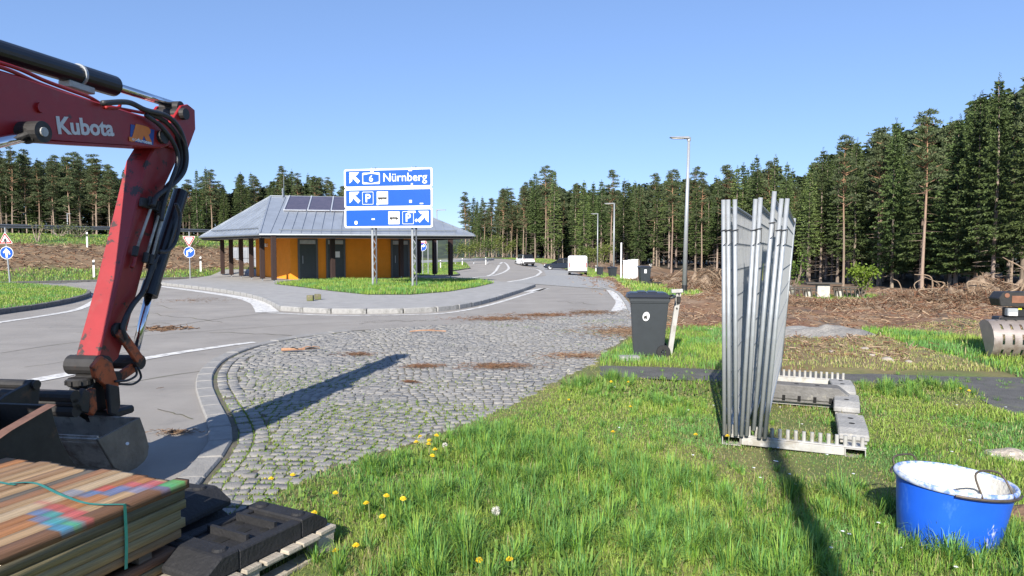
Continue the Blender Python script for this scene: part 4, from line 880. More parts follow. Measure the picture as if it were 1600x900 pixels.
x, y = at(1020, 36.2); z = float(gz(np.array(x), np.array(y))); o = empty('rubber_ballast', (x, y, z), .1, 'low black rubber base lying in front of the far bin', 'base')
for k in range(2): MB().box((-.28 + k * .52, 0, .12), (.5, .3, .16)).build('block', M_rubber, o, bevel=.05)
for i, (px, wpx, lab) in enumerate(((977.5, 8, 'leftmost of the three white utility cabinets'), (984.3, 7.0, 'middle white utility cabinet of three'), (991.8, 10, 'widest white utility cabinet, right of the other two'))):
    dd = 43 - .9 * i; x, y = at(px, dd); z = float(gz(np.array(x), np.array(y))); o = empty('utility_cabinet', (x, y, z), -.15, lab, 'cabinet', 'white utility cabinets'); wd = wpx / FPX * dd; H_ = 1.22 + .05 * i
    MB().box((0, 0, H_ / 2 + .06), (wd - .02, .34, H_ - .12)).build('casing', M_white, o, bevel=.012); MB().box((0, 0, H_ + .025), (wd + .02, .40, .05)).build('hood', M_white, o, bevel=.01); MB().box((0, 0, .06), (wd - .05, .3, .14)).build('plinth', M_kerb, o)
    MB().box((0, -.176, H_ / 2 + .08), (wd - .09, .012, H_ - .3)).build('door', M_white, o, bevel=.004); MB().box((wd * .25, -.19, H_ * .55), (.03, .03, .12)).build('handle', M_dsteel, o)
x, y = at(970.5, 44); o = empty('marker_pole', (x, y, float(gz(np.array(x), np.array(y)))), 0, 'thin pale pole left of the white cabinets', 'pole'); MB().tube([(0, 0, 0), (0, 0, 2.35)], .05, 8).build('shaft', M_white, o); MB().lathe([(.055, 2.35), (.055, 2.4), (.001, 2.42)], 8).build('cap', M_white, o)

# ------------------------------------------------------------------ picnic corner, boulders, stones, heaps
tx, ty = 16.4, 36.0; z = float(gz(np.array(tx), np.array(ty))) 
M_old = mat('weathered_timber', (.075, .066, .055), .9, var=.3, scale=9, stretch=(1, 8, 8)); M_conc = wear(mat('pale_concrete', (.46, .44, .40), .9, var=.12, scale=7), (.22, .22, .18), 5, .56, .68, .6)
o = empty('picnic_table', (tx, ty, z), R(-12), 'weathered wooden picnic table on a pale concrete block foot', 'picnic table')
for k in range(4): MB().box((0, -.32 + k * .21, .78), (1.75, .2, .07)).build('plank', M_old, o, bevel=.008)
MB().box((0, 0, .36), (.62, .5, .74)).build('pedestal', M_conc, o, bevel=.015)
for s, lab in ((-1, 'weathered picnic bench left of the table with slatted back'), (1, 'weathered picnic bench right of the table with slatted back')):
    o = empty('picnic_bench', (tx + s * 1.35, ty - .1, z), R(-12), lab, 'bench', 'picnic benches')
    for k in range(3): MB().bar((-.8 , -.2 + k * .17, .47), (.75, -.2 + k * .17, .44), .15, .06).build('plank', M_old, o)
    for q in (-.5, .5): MB().box((q, 0, .2), (.3, .4, .4)).build('leg', M_conc, o, bevel=.01)
    for k in range(8): MB().bar((-.75 + k * .2, -.3, .08), (-.83 + k * .2, -.3, .56), .05, .09, (0, 1, 0)).build('slat', M_old, o)
    MB().bar((-.85, -.3, .60), (.8, -.3, .57), .07, .08).build('top_rail', M_old, o)
def rock(name, x, y, z, r_, seed, m, lab, cat='boulder', group=None, flat=.8):
    bm = bmesh.new(); bmesh.ops.create_icosphere(bm, subdivisions=3, radius=1); rs = np.random.default_rng(seed); ax = rs.normal(size=(7, 3)); ph = rs.uniform(0, 6, 7)
    for v in bm.verts:
        k = 1 + .10 * sum(math.sin(2.2 * v.co.dot(Vector(a)) + p) for a, p in zip(ax, ph)) / 2
        v.co = Vector((v.co.x * k * r_, v.co.y * k * r_, v.co.z * k * r_ * flat))
    me = bpy.data.meshes.new(name); bm.to_mesh(me); bm.free(); o = link(name, me, m, None, True); o.location = (x, y, z); o.rotation_euler = (0, 0, seed); return tag(o, lab, cat, group)
M_rock = wear(mat('lichened_rock', (.26, .25, .22), .95, var=.25, scale=5, bump=.6, bscale=12), (.22, .24, .10), 3, .52, .62, .6)
rock('boulder', 13.6, 36.6, z + .15, .52, 3, M_rock, 'lichened boulder beside the fence panels, left of the other boulder', group='boulders'); rock('boulder', 15.2, 37.6, z + .25, .45, 5, M_rock, 'rounded boulder just behind the left picnic bench', group='boulders')
gxp, gyp = G(1290, 528); 
def heap(name, x, y, rx, ry, H, m, lab, cat, res=40, rough=.3, seed=0, kind=None):
    u = np.linspace(-1.15, 1.15, res); U, Vv = np.meshgrid(u, u); r_ = np.hypot(U, Vv) * (1 + .35 * (fbm(U * 3 + seed * 9, Vv * 3, 1.0, seed) - .5))
    Zz = H * np.clip(1 - r_, -.15, 1) ** 1.0 * (1 + rough * (fbm(U * rx + seed, Vv * ry, .35, seed + 3) - .5) * 2) + (fbm(U * rx, Vv * ry, .18, seed + 5) - .5) * rough * .35 * H
    Zz = np.where(r_ > 1, -.12 - .1 * (r_ - 1), Zz)
    Xw, Yw = x + U * rx, y + Vv * ry; Zw = gz(Xw, Yw) + Zz
    idx = np.arange(res * res).reshape(res, res); F = np.stack([idx[:-1, :-1], idx[:-1, 1:], idx[1:, 1:], idx[1:, :-1]], -1).reshape(-1, 4)
    Vt = np.stack([Xw - x, Yw - y, Zw], -1).reshape(-1, 3); return Vt, F
M_grav = wear(mat('gravel', (.26, .245, .225), 1, var=.3, scale=28, bump=1, bscale=45), (.16, .155, .15), 2.2, .5, .6, .7)
Vt, F = heap('gravel_heap', gxp, gyp, 1.05, .7, .25, M_grav, '', ''); o = soup('gravel_heap', Vt, F, M_grav, smooth=True); o.location = (gxp, gyp, 0); tag(o, 'grey gravel heap on the brown ground right of the fence panels', 'gravel heap')
gxp2, gyp2 = G(1240, 522); Vt, F = heap('gravel_spill', gxp2, gyp2, 1.2, .7, .12, M_grav, '', '', seed=3); o = soup('gravel_spill', Vt, F, mat('pale_gravel', (.31, .295, .27), 1, var=.25, scale=28, bump=1, bscale=45), smooth=True); o.location = (gxp2, gyp2, 0); tag(o, 'flat pale gravel spill just left of the gravel heap', 'gravel heap')
x, y = G(1583, 714); Vt, F = heap('rubble', x, y, .22, .16, .06, None, '', '', seed=8, rough=.9); o = soup('rubble', Vt, F, wear(mat('lime_rubble', (.42, .36, .30), 1, var=.3, scale=20, bump=1, bscale=30), (.75, .73, .70), 14, .55, .62, .9), smooth=True); o.location = (x, y, 0); tag(o, 'small patch of pale mortar rubble in the grass above the blue tub', 'rubble')
x, y = G(1610, 808); Vt, F = heap('soil_patch', x, y, .20, .14, .05, None, '', '', seed=9, rough=.9); o = soup('soil_patch', Vt, F, mat('bare_soil', (.17, .105, .065), 1, var=.3, scale=14, bump=1, bscale=30), smooth=True); o.location = (x, y, 0); tag(o, 'patch of bare brown soil right of the blue tub', 'soil')
for px, py, r_ in ((1352, 552, .06), (1362, 562, .05), (1386, 567, .09), (1300, 556, .05), (1420, 567, .05)):
    x, y = G(px, py); rock('stone', x, y, float(gz(np.array(x), np.array(y))) + .01, r_, int(px), mat('pale_stone', (.33, .29, .25), .95, var=.2, scale=20), 'small pale stone among the dry grass beyond the footpath', 'stone', 'pale stones beyond the footpath', .5)
for i, (px, py) in enumerate(((485, 470), (496.5, 468))):
    x, y = G(px, py, .13); b_ = MB().box((0, 0, .09), (.20, .16, .18)).build('mossy_block', wear(mat('mossy_concrete', (.16, .14, .09), .95, var=.3, scale=14), (.12, .14, .04), 9, .45, .6, .8), None, bevel=.012); b_.location = (x, y, .13); b_.rotation_euler = (0, 0, .4 * i); tag(b_, ('left' if i == 0 else 'right') + ' one of two small mossy blocks on the pavement before the sign', 'block', 'mossy blocks')

# sticks: triangular prisms with random direction
def sticks(name, x, y, z, ln, rd, colr, tilt, m, parent=None, kind='stuff'):
    n = len(x); a = rng.uniform(0, 2 * np.pi, n); t = rng.normal(0, tilt, n)
    D = np.stack([np.cos(a) * np.cos(t), np.sin(a) * np.cos(t), np.sin(t)], 1); s1 = np.stack([-np.sin(a), np.cos(a), 0 * a], 1); s2 = np.cross(D, s1)
    P0 = np.stack([x, y, z], 1) - D * (ln / 2)[:, None]; P1 = P0 + D * ln[:, None]; mid = (P0 + P1) / 2 + rng.normal(0, .06, (n, 3)) * ln[:, None]
    V = np.zeros((n, 9, 3))
    for k in range(3):
        an = 2 * np.pi * k / 3; off = (s1 * math.cos(an) + s2 * math.sin(an)) * rd[:, None]
        V[:, k] = P0 + off; V[:, 3 + k] = mid + off * .85; V[:, 6 + k] = P1 + off * .5
    f = np.array([(0, 1, 4, 3), (1, 2, 5, 4), (2, 0, 3, 5), (3, 4, 7, 6), (4, 5, 8, 7), (5, 3, 6, 8)])
    F = (f[None] + (np.arange(n) * 9)[:, None, None]).reshape(-1, 4); cc = np.repeat(colr, 9, 0)
    o = soup(name, V.reshape(-1, 3), F, m, parent, col=cc)
    if kind: o['kind'] = kind
    return o
M_stick = mat('dead_wood', (1, 1, 1), .9, var=.15, scale=6, attr=True)
SC = np.array([(.27, .165, .095), (.36, .24, .15), (.17, .10, .06), (.45, .33, .22), (.25, .115, .06)])
n = 110000; x, y = rnd(n, 3, 34, 10.2, 47); ok = (rng.random(n) < debris_w(x, y) * np.clip(22 / np.hypot(x, y), .25, 1) * (.35 + ss(.42, .6, fbm(x, y, 1.6, 95)))) & (np.abs(x) / y < .9); x, y = x[ok], y[ok]; k = np.hypot(x, y) / 20
o = sticks('slash_litter', x, y, gz(x, y) + rng.uniform(0, .05, len(x)), rng.lognormal(-2.1, .55, len(x)) * (.6 + .6 * k), rng.uniform(.003, .010, len(x)) * (.6 + .7 * k), SC[rng.integers(0, 5, len(x))] * rng.uniform(.7, 1.25, (len(x), 1)), .28, M_stick); tag(o, 'brown litter of twigs and chips over the cleared ground', 'litter')
n = 16000; x, y = rnd(n, -50, -12, 32, 62); ok = (rng.random(n) < bank_brown(x, y)) & (np.abs(x) / y < .95); x, y = x[ok], y[ok]
o = sticks('slash_litter', x, y, gz(x, y) + .05, rng.uniform(.15, .7, len(x)), rng.uniform(.012, .035, len(x)), SC[rng.integers(0, 5, len(x))] * rng.uniform(.6, 1.2, (len(x), 1)), .3, M_stick); tag(o, 'brown brushwood litter covering the embankment slope', 'litter')
def brush(name, px, py, dd, rx, ry, H, seed, lab, n=4200, top=True):
    x, y = (at(px, dd)); r_ = empty(name, (x, y, 0), 0, lab, 'brush pile', 'piles of cleared brushwood')
    Vt, F = heap('mound', x, y, rx, ry, H * .8, None, '', '', 36, .7, seed); mo_ = soup('mound', Vt, F, wear(mat('brush_mound', (.15, .105, .07), 1, var=.4, scale=6, bump=1, bscale=14), (.26, .19, .13), 5, .5, .62, .8), r_, smooth=False)
    a = rng.uniform(0, 2 * np.pi, n); q = np.sqrt(rng.random(n)); lx, ly = rx * q * np.cos(a), ry * q * np.sin(a); lz = gz(x + lx, y + ly) + H * .85 * (1 - q) * rng.uniform(.55, 1.15, n) + .03
    o = sticks('branches', lx, ly, lz, rng.lognormal(-1.35, .5, n), rng.uniform(.005, .016, n), SC[rng.integers(0, 5, n)] * rng.uniform(.45, 1.05, (n, 1)), .45, M_stick, r_)
    if top:
        for k in range(3):
            a = random.uniform(0, 6.28); p0 = Vector((random.uniform(-.5, .5) * rx, random.uniform(-.5, .2) * ry, float(gz(np.array(x), np.array(y))) + H * .35)); p1 = p0 + Vector((math.cos(a) * .6, -.2, random.uniform(.3, .8))); p2 = p1 + Vector((random.uniform(.2, .9) * (1 if k % 2 else -1), 0, random.uniform(-.1, .5)))
            MB().tube(spline([p0, p1, p2], 5), [.035 - .0025 * i for i in range(11)], 6).build('root', mat('root_wood', (.30, .22, .15), .9, var=.2), r_)
    return r_
brush('brush_pile', 1112, 440, 31, 2.2, 1.5, 1.25, 1, 'large tangle of roots and branches between lamp and fence panels')
brush('brush_pile', 1060, 430, 40, 3.2, 1.5, .9, 2, 'low brown brush pile behind the tall lamp')
brush('brush_pile', 1542, 470, 21.5, 2.0, 1.2, 1.15, 3, 'tall brush heap beside the slotted bucket at the right edge', 3200)
brush('brush_pile', 1462, 475, 25, 2.2, 1.1, .75, 4, 'mid-height brush heap left of the tall one at the right')
brush('brush_pile', 1420, 465, 31, 2.0, 1.0, .6, 5, 'low brush row right of the picnic corner')
brush('brush_pile', 1290, 500, 20, 1.7, .8, .14, 6, 'flat scatter of brush in front of the picnic table', 900, False)
brush('brush_pile', 1400, 500, 19, 2.2, .8, .2, 7, 'flat scatter of brush behind the green strip', 1000, False)
brush('brush_pile', 1190, 470, 27, 2.0, .9, .35, 8, 'low brush bank seen through the fence panels', 900, False)
brush('brush_pile', 1600, 478, 26, 3.0, 1.2, .95, 9, 'brush heap behind the machine attachment at the right edge', 2200, False)
# litter on the paving and the road
def litter(px, py, rx, ry, n, lab, colk=(4, 0, 2), big=1.0, h0=.012):
    x0, y0 = G(px, py); a = rng.uniform(0, 2 * np.pi, n); q = rng.normal(0, .45, n); lx, ly = rx * np.abs(q) * np.cos(a), ry * np.abs(q) * np.sin(a)
    cc = SC[rng.choice(colk, n)] * rng.uniform(.6, 1.15, (n, 1)); o = sticks('needle_litter', lx, ly, np.full(n, h0) + rng.uniform(0, .02, n), rng.uniform(.03, .10, n) * big, rng.uniform(.0015, .004, n) * big, cc, .15, M_stick, None, 'stuff'); o.location = (x0, y0, .0); tag(o, lab, 'litter')
litter(662, 575, .34, .22, 500, 'small round patch of reddish needles on the cobbles', h0=.025); litter(778, 575, .75, .35, 900, 'long patch of reddish needles on the right of the cobbles', h0=.025); litter(560, 556, .4, .25, 350, 'faint patch of reddish needles near the shadow tip', h0=.025)
litter(780, 499, 1.5, .8, 900, 'brown needle drift on the asphalt before the kerbed island', (2, 0, 4), 1.5); litter(850, 493, 1.6, .7, 900, 'brown needle drift at the upper edge of the cobbles', (2, 0, 4), 1.5); litter(925, 489, .9, .8, 700, 'dark litter beside the thick white marking', (2, 2, 0), 1.6)
litter(640, 600, .14, .06, 90, 'reddish crumb of bark on the cobbles', h0=.025); litter(905, 558, .9, .5, 700, 'needle litter at the cobble edge left of the bin', (0, 3, 4), 1.2, .025); litter(985, 520, 1.4, 1.6, 1800, 'chips and needles spread beside the bin', (0, 1, 2), 1.5, .02)
litter(250, 515, .8, .5, 120, 'thin dead twigs on the road right of the excavator arm', (2, 0), 4.0); litter(300, 470, 2.4, 2.0, 260, 'soil crumbs on the road before the pavement', (0, 2), 1.2); litter(250, 610, .0, .0, 2, 'crumb of dirt on the asphalt', (2,), 1)
litter(275, 678, .22, .10, 260, 'dirt crumbs at the kerb right of the bucket', (2, 0, 1), .8)
for px, py, ln, lab in ((440, 552, .75, 'broken dry branch lying on the cobbles'),):
    x, y = G(px, py); o = empty('fallen_branch', (x, y, .03), .05, lab, 'branch')
    MB().tube(spline([(0, 0, .03), (.15, .01, .035), (.35, .04, .03), (.62, .02, .05)], 5), [.028, .028, .027, .026, .025, .024, .022, .02, .018, .016, .014, .012, .01, .009, .008, .006], 7).build('stem', mat('broken_branch', (.36, .20, .12), .85, var=.3, scale=12), o)
    for a, b, c_ in ((.3, .5, .10), (.38, .62, -.06), (.42, .58, .14), (.1, .28, -.05)): MB().tube([(a, .02, .035), ((a + b) / 2, .02 + c_ * .5, .07), (b, .02 + c_, .05)], [.012, .009, .004], 5).build('twig', M_dsteel if c_ < 0 else MATS['broken_branch'], o)
x, y = G(640, 521); o = empty('fallen_branch', (x, y, .02), .0, 'thin dark twig on the far cobbles', 'branch'); MB().tube(spline([(0, 0, .02), (.3, .04, .04), (.75, -.02, .03)], 4), .012, 5).build('stem', MATS['broken_branch'], o); MB().tube([(.3, .04, .04), (.5, .2, .05)], .007, 5).build('twig', MATS['broken_branch'], o)

# ------------------------------------------------------------------ trees
M_spruce = mat('spruce_needles', (1, 1, 1), .6, var=.12, scale=.5, attr=True, objrand=.22, spec=.25, trans=.12)
M_pine = mat('pine_needles', (1, 1, 1), .6, var=.12, scale=.5, attr=True, objrand=.18, spec=.25, trans=.12)
M_bark = mat('spruce_bark', (.24, .19, .15), .95, var=.3, scale=3, stretch=(4, 4, .5), objrand=.3)
def pine_bark():
    m = mat('pine_bark', (.28, .21, .16), .95, var=.25, scale=3, stretch=(4, 4, .6), objrand=.2); t = m.node_tree; b = t.nodes['Principled BSDF']
    src = b.inputs['Base Color'].links[0].from_socket; tc = t.nodes.new('ShaderNodeTexCoord'); sx = t.nodes.new('ShaderNodeSeparateXYZ'); t.links.new(tc.outputs['Object'], sx.inputs[0])
    mr = t.nodes.new('ShaderNodeMapRange'); mr.inputs[1].default_value = 6.0; mr.inputs[2].default_value = 12.0; t.links.new(sx.outputs[2], mr.inputs[0])
    mx = t.nodes.new('ShaderNodeMix'); mx.data_type = 'RGBA'; t.links.new(mr.outputs[0], mx.inputs[0]); t.links.new(src, mx.inputs[6]); mx.inputs[7].default_value = (.34, .19, .11, 1); t.links.new(mx.outputs[2], b.inputs['Base Color']); return m
M_pbark = pine_bark()
def kites(P, D, ln, wd, colr, roll=None):
    n = len(P); D = D / np.linalg.norm(D, axis=1)[:, None]; a = rng.normal(size=(n, 3)); s = np.cross(D, a); s /= np.linalg.norm(s, axis=1)[:, None] + 1e-9
    V = np.zeros((n, 4, 3)); V[:, 0] = P; V[:, 1] = P + D * (ln * .55)[:, None] + s * (wd / 2)[:, None]; V[:, 2] = P + D * ln[:, None]; V[:, 3] = P + D * (ln * .55)[:, None] - s * (wd / 2)[:, None]
    F = np.arange(n * 4).reshape(n, 4); return V.reshape(-1, 3), F, np.repeat(colr, 4, 0)
def trunk_mesh(H, r_, seed, dead=0, lo=2.0, hi=6.0, bend=.15):
    rs = random.Random(seed); n = 9; mb = MB()
    pts = [(bend * math.sin(i * .5 + seed) * i / n, bend * math.cos(i * .4 + seed) * i / n, H * i / n - .3) for i in range(n + 1)]
    mb.tube(pts, [r_ * (1.25 if i == 0 else 1 - .88 * (i / n) ** 1.1) for i in range(n + 1)], 8, False)
    for k in range(dead):
        z = rs.uniform(lo, hi); a = rs.uniform(0, 6.28); l = rs.uniform(.5, 1.7); i = z / H * n; x0 = bend * math.sin(i * .5 + seed) * i / n; y0 = bend * math.cos(i * .4 + seed) * i / n
        mb.tube([(x0, y0, z), (x0 + math.cos(a) * l * .6, y0 + math.sin(a) * l * .6, z - .05), (x0 + math.cos(a) * l, y0 + math.sin(a) * l, z - .25 * rs.random())], [.022, .014, .006], 3, False)
    return mb.mesh('trunk')
def spruce_crown(H, Rr, base, seed, dens=1.0):
    rs = np.random.default_rng(seed); P = []; D = []; Ln = []; Wd = []; Cc = []
    z = base; wh = 0
    while z < H - .3:
        t = (z - base) / (H - base); rad = Rr * ((1 - t) ** .8) * (.55 + .45 * min(1, t * 5 + .3)) + .12
        nb = int(rs.integers(5, 8)); a0 = rs.uniform(0, 6.28)
        for b in range(nb):
            a = a0 + 6.28 * b / nb + rs.normal(0, .25); L_ = rad * rs.uniform(.6, 1.15); m = max(3, int(L_ / .16 * dens))
            q = np.linspace(.12, 1, m) + rs.normal(0, .02, m); droop = (.30 - .75 * t)
            px = np.cos(a) * q * L_; py = np.sin(a) * q * L_; pz = z - droop * q * L_ * (1.35 - .6 * q) + rs.normal(0, .05, m)
            for side in (-1, 1, 0, 2):
                aa = a + (side * rs.uniform(.5, 1.0, m) if abs(side) < 2 else rs.normal(0, .8, m)); dz = rs.uniform(-.75, -.1, m) if side != 0 else rs.uniform(-.2, .35, m)
                if side == 2: dz = rs.uniform(-1.8, -.7, m)
                P.append(np.stack([px, py, pz], 1)); D.append(np.stack([np.cos(aa), np.sin(aa), dz], 1)); sc_ = (1.05 - .45 * q) * (.75 + .3 * (1 - t))
                Ln.append(rs.uniform(.28, .56, m) * sc_); Wd.append(rs.uniform(.08, .15, m)); tip = np.clip(q, 0, 1)[:, None]
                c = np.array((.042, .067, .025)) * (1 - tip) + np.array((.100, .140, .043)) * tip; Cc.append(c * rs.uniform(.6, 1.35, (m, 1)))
        z += rs.uniform(.26, .42) * (1 + .25 * (1 - t)); wh += 1
    # leader
    m = 26; zz = np.linspace(H - .9, H + .15, m); P.append(np.stack([0 * zz, 0 * zz, zz], 1)); an = rs.uniform(0, 6.28, m); D.append(np.stack([np.cos(an) * .6, np.sin(an) * .6, np.full(m, .6)], 1)); Ln.append(np.full(m, .24)); Wd.append(np.full(m, .06)); Cc.append(np.tile((.06, .085, .03), (m, 1)))
    return kites(np.concatenate(P), np.concatenate(D), np.concatenate(Ln), np.concatenate(Wd), np.concatenate(Cc))
def pine_crown(H, Rr, base, seed, n_cl=34):
    rs = np.random.default_rng(seed); P = []; D = []; Ln = []; Wd = []; Cc = []; limbs = MB()
    for c in range(n_cl):
        t = rs.random() ** .8; z = base + (H - base) * t; prof = (1 - t) ** .6 * (.55 + .45 * min(1, 3 * t)) + .12; a = rs.uniform(0, 6.28); rr = Rr * prof * rs.uniform(.25, 1.0)
        cp = np.array((math.cos(a) * rr, math.sin(a) * rr, z + .15 * rr)); sz = rs.uniform(.45, .9) * (1 - .3 * t); m = int(150 * sz)
        v = rs.normal(size=(m, 3)); v /= np.linalg.norm(v, axis=1)[:, None]; v[:, 2] = np.abs(v[:, 2]) * .8 - .15; rad = rs.random(m) ** .5
        P.append(cp + v * (rad * sz)[:, None] * np.array((1.15, 1.15, .5))); D.append(v + np.array((0, 0, .25)) + rs.normal(0, .5, (m, 3))); Ln.append(rs.uniform(.18, .36, m)); Wd.append(rs.uniform(.07, .13, m))
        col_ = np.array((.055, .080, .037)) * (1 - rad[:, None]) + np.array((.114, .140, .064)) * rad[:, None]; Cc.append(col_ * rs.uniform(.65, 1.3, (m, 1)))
        if rr > .4: limbs.tube([(0, 0, z - .25 * rr), (cp[0] * .6, cp[1] * .6, z - .05), tuple(cp)], [.05, .035, .015], 4, False)
    V, F, c = kites(np.concatenate(P), np.concatenate(D), np.concatenate(Ln), np.concatenate(Wd), np.concatenate(Cc)); return V, F, c, limbs
HT = 17.0
def proto_spruce(seed, Rr, base, dens=1.0):
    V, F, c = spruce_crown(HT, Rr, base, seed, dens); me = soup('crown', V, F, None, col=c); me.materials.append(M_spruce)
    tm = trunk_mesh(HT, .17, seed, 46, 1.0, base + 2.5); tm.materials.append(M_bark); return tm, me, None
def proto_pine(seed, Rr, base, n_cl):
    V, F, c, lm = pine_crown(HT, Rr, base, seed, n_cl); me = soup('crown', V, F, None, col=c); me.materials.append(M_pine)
    tm = trunk_mesh(HT, .16, seed, 14, base * .45, base, .3); tm.materials.append(M_pbark); l_ = lm.mesh('limbs'); l_.materials.append(M_pbark); return tm, me, l_
SPR = [proto_spruce(101, 2.3, 1.5), proto_spruce(102, 2.5, 3.0), proto_spruce(103, 2.0, 5.5), proto_spruce(104, 2.2, 7.0), proto_spruce(105, 1.8, 4.0)]
SPRN = [proto_spruce(111, 2.8, 2.2, 1.35), proto_spruce(112, 2.6, 3.4, 1.35), proto_spruce(113, 3.0, 2.8, 1.35)]
PIN = [proto_pine(201, 2.0, 8.0, 60), proto_pine(202, 1.8, 9.5, 46), proto_pine(203, 2.2, 7.0, 72), proto_pine(204, 1.6, 8.5, 44), proto_pine(205, 1.9, 6.0, 66)]
def plant(kind, pr, x, y, H, lab, grp):
    z = float(gz(np.array(x), np.array(y))); o = empty('spruce_tree' if kind == 's' else 'pine_tree', (x, y, z), random.uniform(0, 6.28), lab, 'tree', grp); s = H / HT; wv_ = s * random.uniform(.85, 1.15); o.scale = (wv_, wv_, s)
    for nm, me in (('trunk', pr[0]), ('crown', pr[1]), ('limbs', pr[2])):
        if me is None: continue
        c = bpy.data.objects.new(nm, me); C.objects.link(c); c.parent = o
        if nm == 'limbs': c['kind'] = 'stuff'
        if nm == 'trunk' and kind == 'p': c.scale = (1.0, 1.0, 1)
    return o
SKX = [700, 730, 745, 762, 780, 790, 805, 820, 850, 880, 900, 930, 960, 1000, 1040, 1060, 1100, 1130, 1165, 1200, 1225, 1250, 1275, 1300, 1325, 1350, 1375, 1400, 1425, 1450, 1475, 1500, 1525, 1550, 1575, 1600, 1700]
SKY = [318, 308, 302, 318, 312, 292, 305, 288, 270, 284, 282, 282, 284, 277, 272, 272, 264, 266, 262, 238, 262, 268, 238, 226, 216, 220, 190, 180, 205, 172, 190, 160, 150, 128, 130, 92, 80]
def fits(x, y, pts, dmin):
    return all((x - a) ** 2 + (y - b) ** 2 > dmin * dmin for a, b in pts)
seg = np.concatenate([[0], np.cumsum(np.hypot(np.diff(EX), np.diff(EY)))])
pts = []; cnt = 0; FRONT = []
def region(px):
    if px > 1440: return 'at the right edge above the brush heaps'
    if px > 1235: return 'behind the picnic table'
    if px > 1090: return 'behind the stacked fence panels'
    if px > 940: return 'behind the white cabinets and lamps'
    if px > 775: return 'behind the parked vehicles'
    return 'beside the far bend of the road'
rows = [(0.0, 2.6), (3.2, 2.8), (6.5, 3.2), (10.5, 3.8)]
for depth, sp in rows:
    s = random.uniform(0, 2)
    while s < seg[-1]:
        x = float(np.interp(s, seg, EX)); y = float(np.interp(s, seg, EY)); i = min(len(EX) - 2, int(np.searchsorted(seg, s) - 1)); i = max(i, 0)
        tx_, ty_ = EX[i + 1] - EX[i], EY[i + 1] - EY[i]; L_ = math.hypot(tx_, ty_); nx_, ny_ = ty_ / L_, -tx_ / L_
        if nx_ < 0 and False: nx_, ny_ = -nx_, -ny_
        xx = x + nx_ * (depth + random.uniform(-.8, .8)) + random.uniform(-.5, .5); yy = y + ny_ * (depth) + random.uniform(-.8, .8)
        px = 800 + FPX * xx / yy
        s += sp * random.uniform(.75, 1.3) * (1 + .004 * y)
        if px > 1690 or px < 722 or cnt >= 215: continue
        ytop = float(np.interp(px, SKX, SKY)) + random.uniform(-8, 26) + depth * .8; z = float(gz(np.array(xx), np.array(yy))); H = CAM_H + yy * (HOR - ytop) / FPX - z
        H = min(max(H, 10), 24); near = px > 1330
        kind = 's' if random.random() < (.82 if near else (.66 if px > 1000 else .5)) else 'p'
        pr = random.choice(SPRN if near and depth < 4 else SPR) if kind == 's' else random.choice(PIN)
        if kind == 's' and not near and depth < 4: pr = random.choice(SPR[2:]) if random.random() < .7 else random.choice(SPR)
        kn = 'dark drooping spruce' if kind == 's' else 'slender bare-trunked pine'
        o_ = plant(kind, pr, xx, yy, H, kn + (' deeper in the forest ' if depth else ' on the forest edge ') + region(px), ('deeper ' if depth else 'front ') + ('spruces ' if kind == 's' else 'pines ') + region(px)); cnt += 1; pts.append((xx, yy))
        if depth == 0: FRONT.append((region(px), kind, px, o_))
ORD = ['leftmost', 'second', 'third', 'fourth', 'fifth', 'sixth', 'seventh', 'eighth', 'ninth', 'tenth', 'eleventh', 'twelfth', 'thirteenth', 'fourteenth']
for key in {(a, b) for a, b, _, _ in FRONT}:
    L_ = sorted([(px, o) for a, b, px, o in FRONT if (a, b) == key], key=lambda q: q[0])
    for i, (px, o) in enumerate(L_):
        if i < len(ORD): o['label'] = ('leftmost' if i == 0 else ORD[i] + ' from the left of the') + ' front-row ' + ('spruce' if key[1] == 's' else 'pine') + ('' if i == 0 else 's') + ' ' + key[0]
# named pines that stand out
for px, dd, ty, lab in ((1318, 58, 216, 'tall pine with straight pale trunk beside the picnic table'), (1441, 52, 178, 'pine with reddish upper trunk rising behind the brush heaps'), (955, 112, 268, 'lone pine rising above the lamp head'), (1049, 100, 268, 'pine with orange trunk left of the tall lamp'), (852, 132, 262, 'highest pine above the dark estate car')):
    x, y = at(px, dd); plant('p', PIN[1], x, y, CAM_H + dd * (HOR - ty) / FPX - float(gz(np.array(x), np.array(y))), lab, None)
# light green larches
M_larch = mat('larch_needles', (1, 1, 1), .6, var=.1, scale=.5, attr=True, trans=.2)
V, F, c = spruce_crown(HT, 2.2, 4.5, 301, .8); lm_ = soup('crown', V, F, None, col=c * np.array((1.75, 1.7, 1.4))); lm_.materials.append(M_larch)
for px, dd, ty, lab in ((866, 128, 268, 'light green larch above the dark estate car'), (1262, 78, 268, 'fresh green larch in the forest right of the fence panels'), (912, 124, 284, 'fresh green larch above the white van'), (1150, 98, 262, 'fresh green larch behind the left fence panels')):
    x, y = at(px, dd); o = plant('s', (SPR[2][0], lm_, None), x, y, CAM_H + dd * (HOR - ty) / FPX - float(gz(np.array(x), np.array(y))), lab, None); o.name = 'larch_tree'
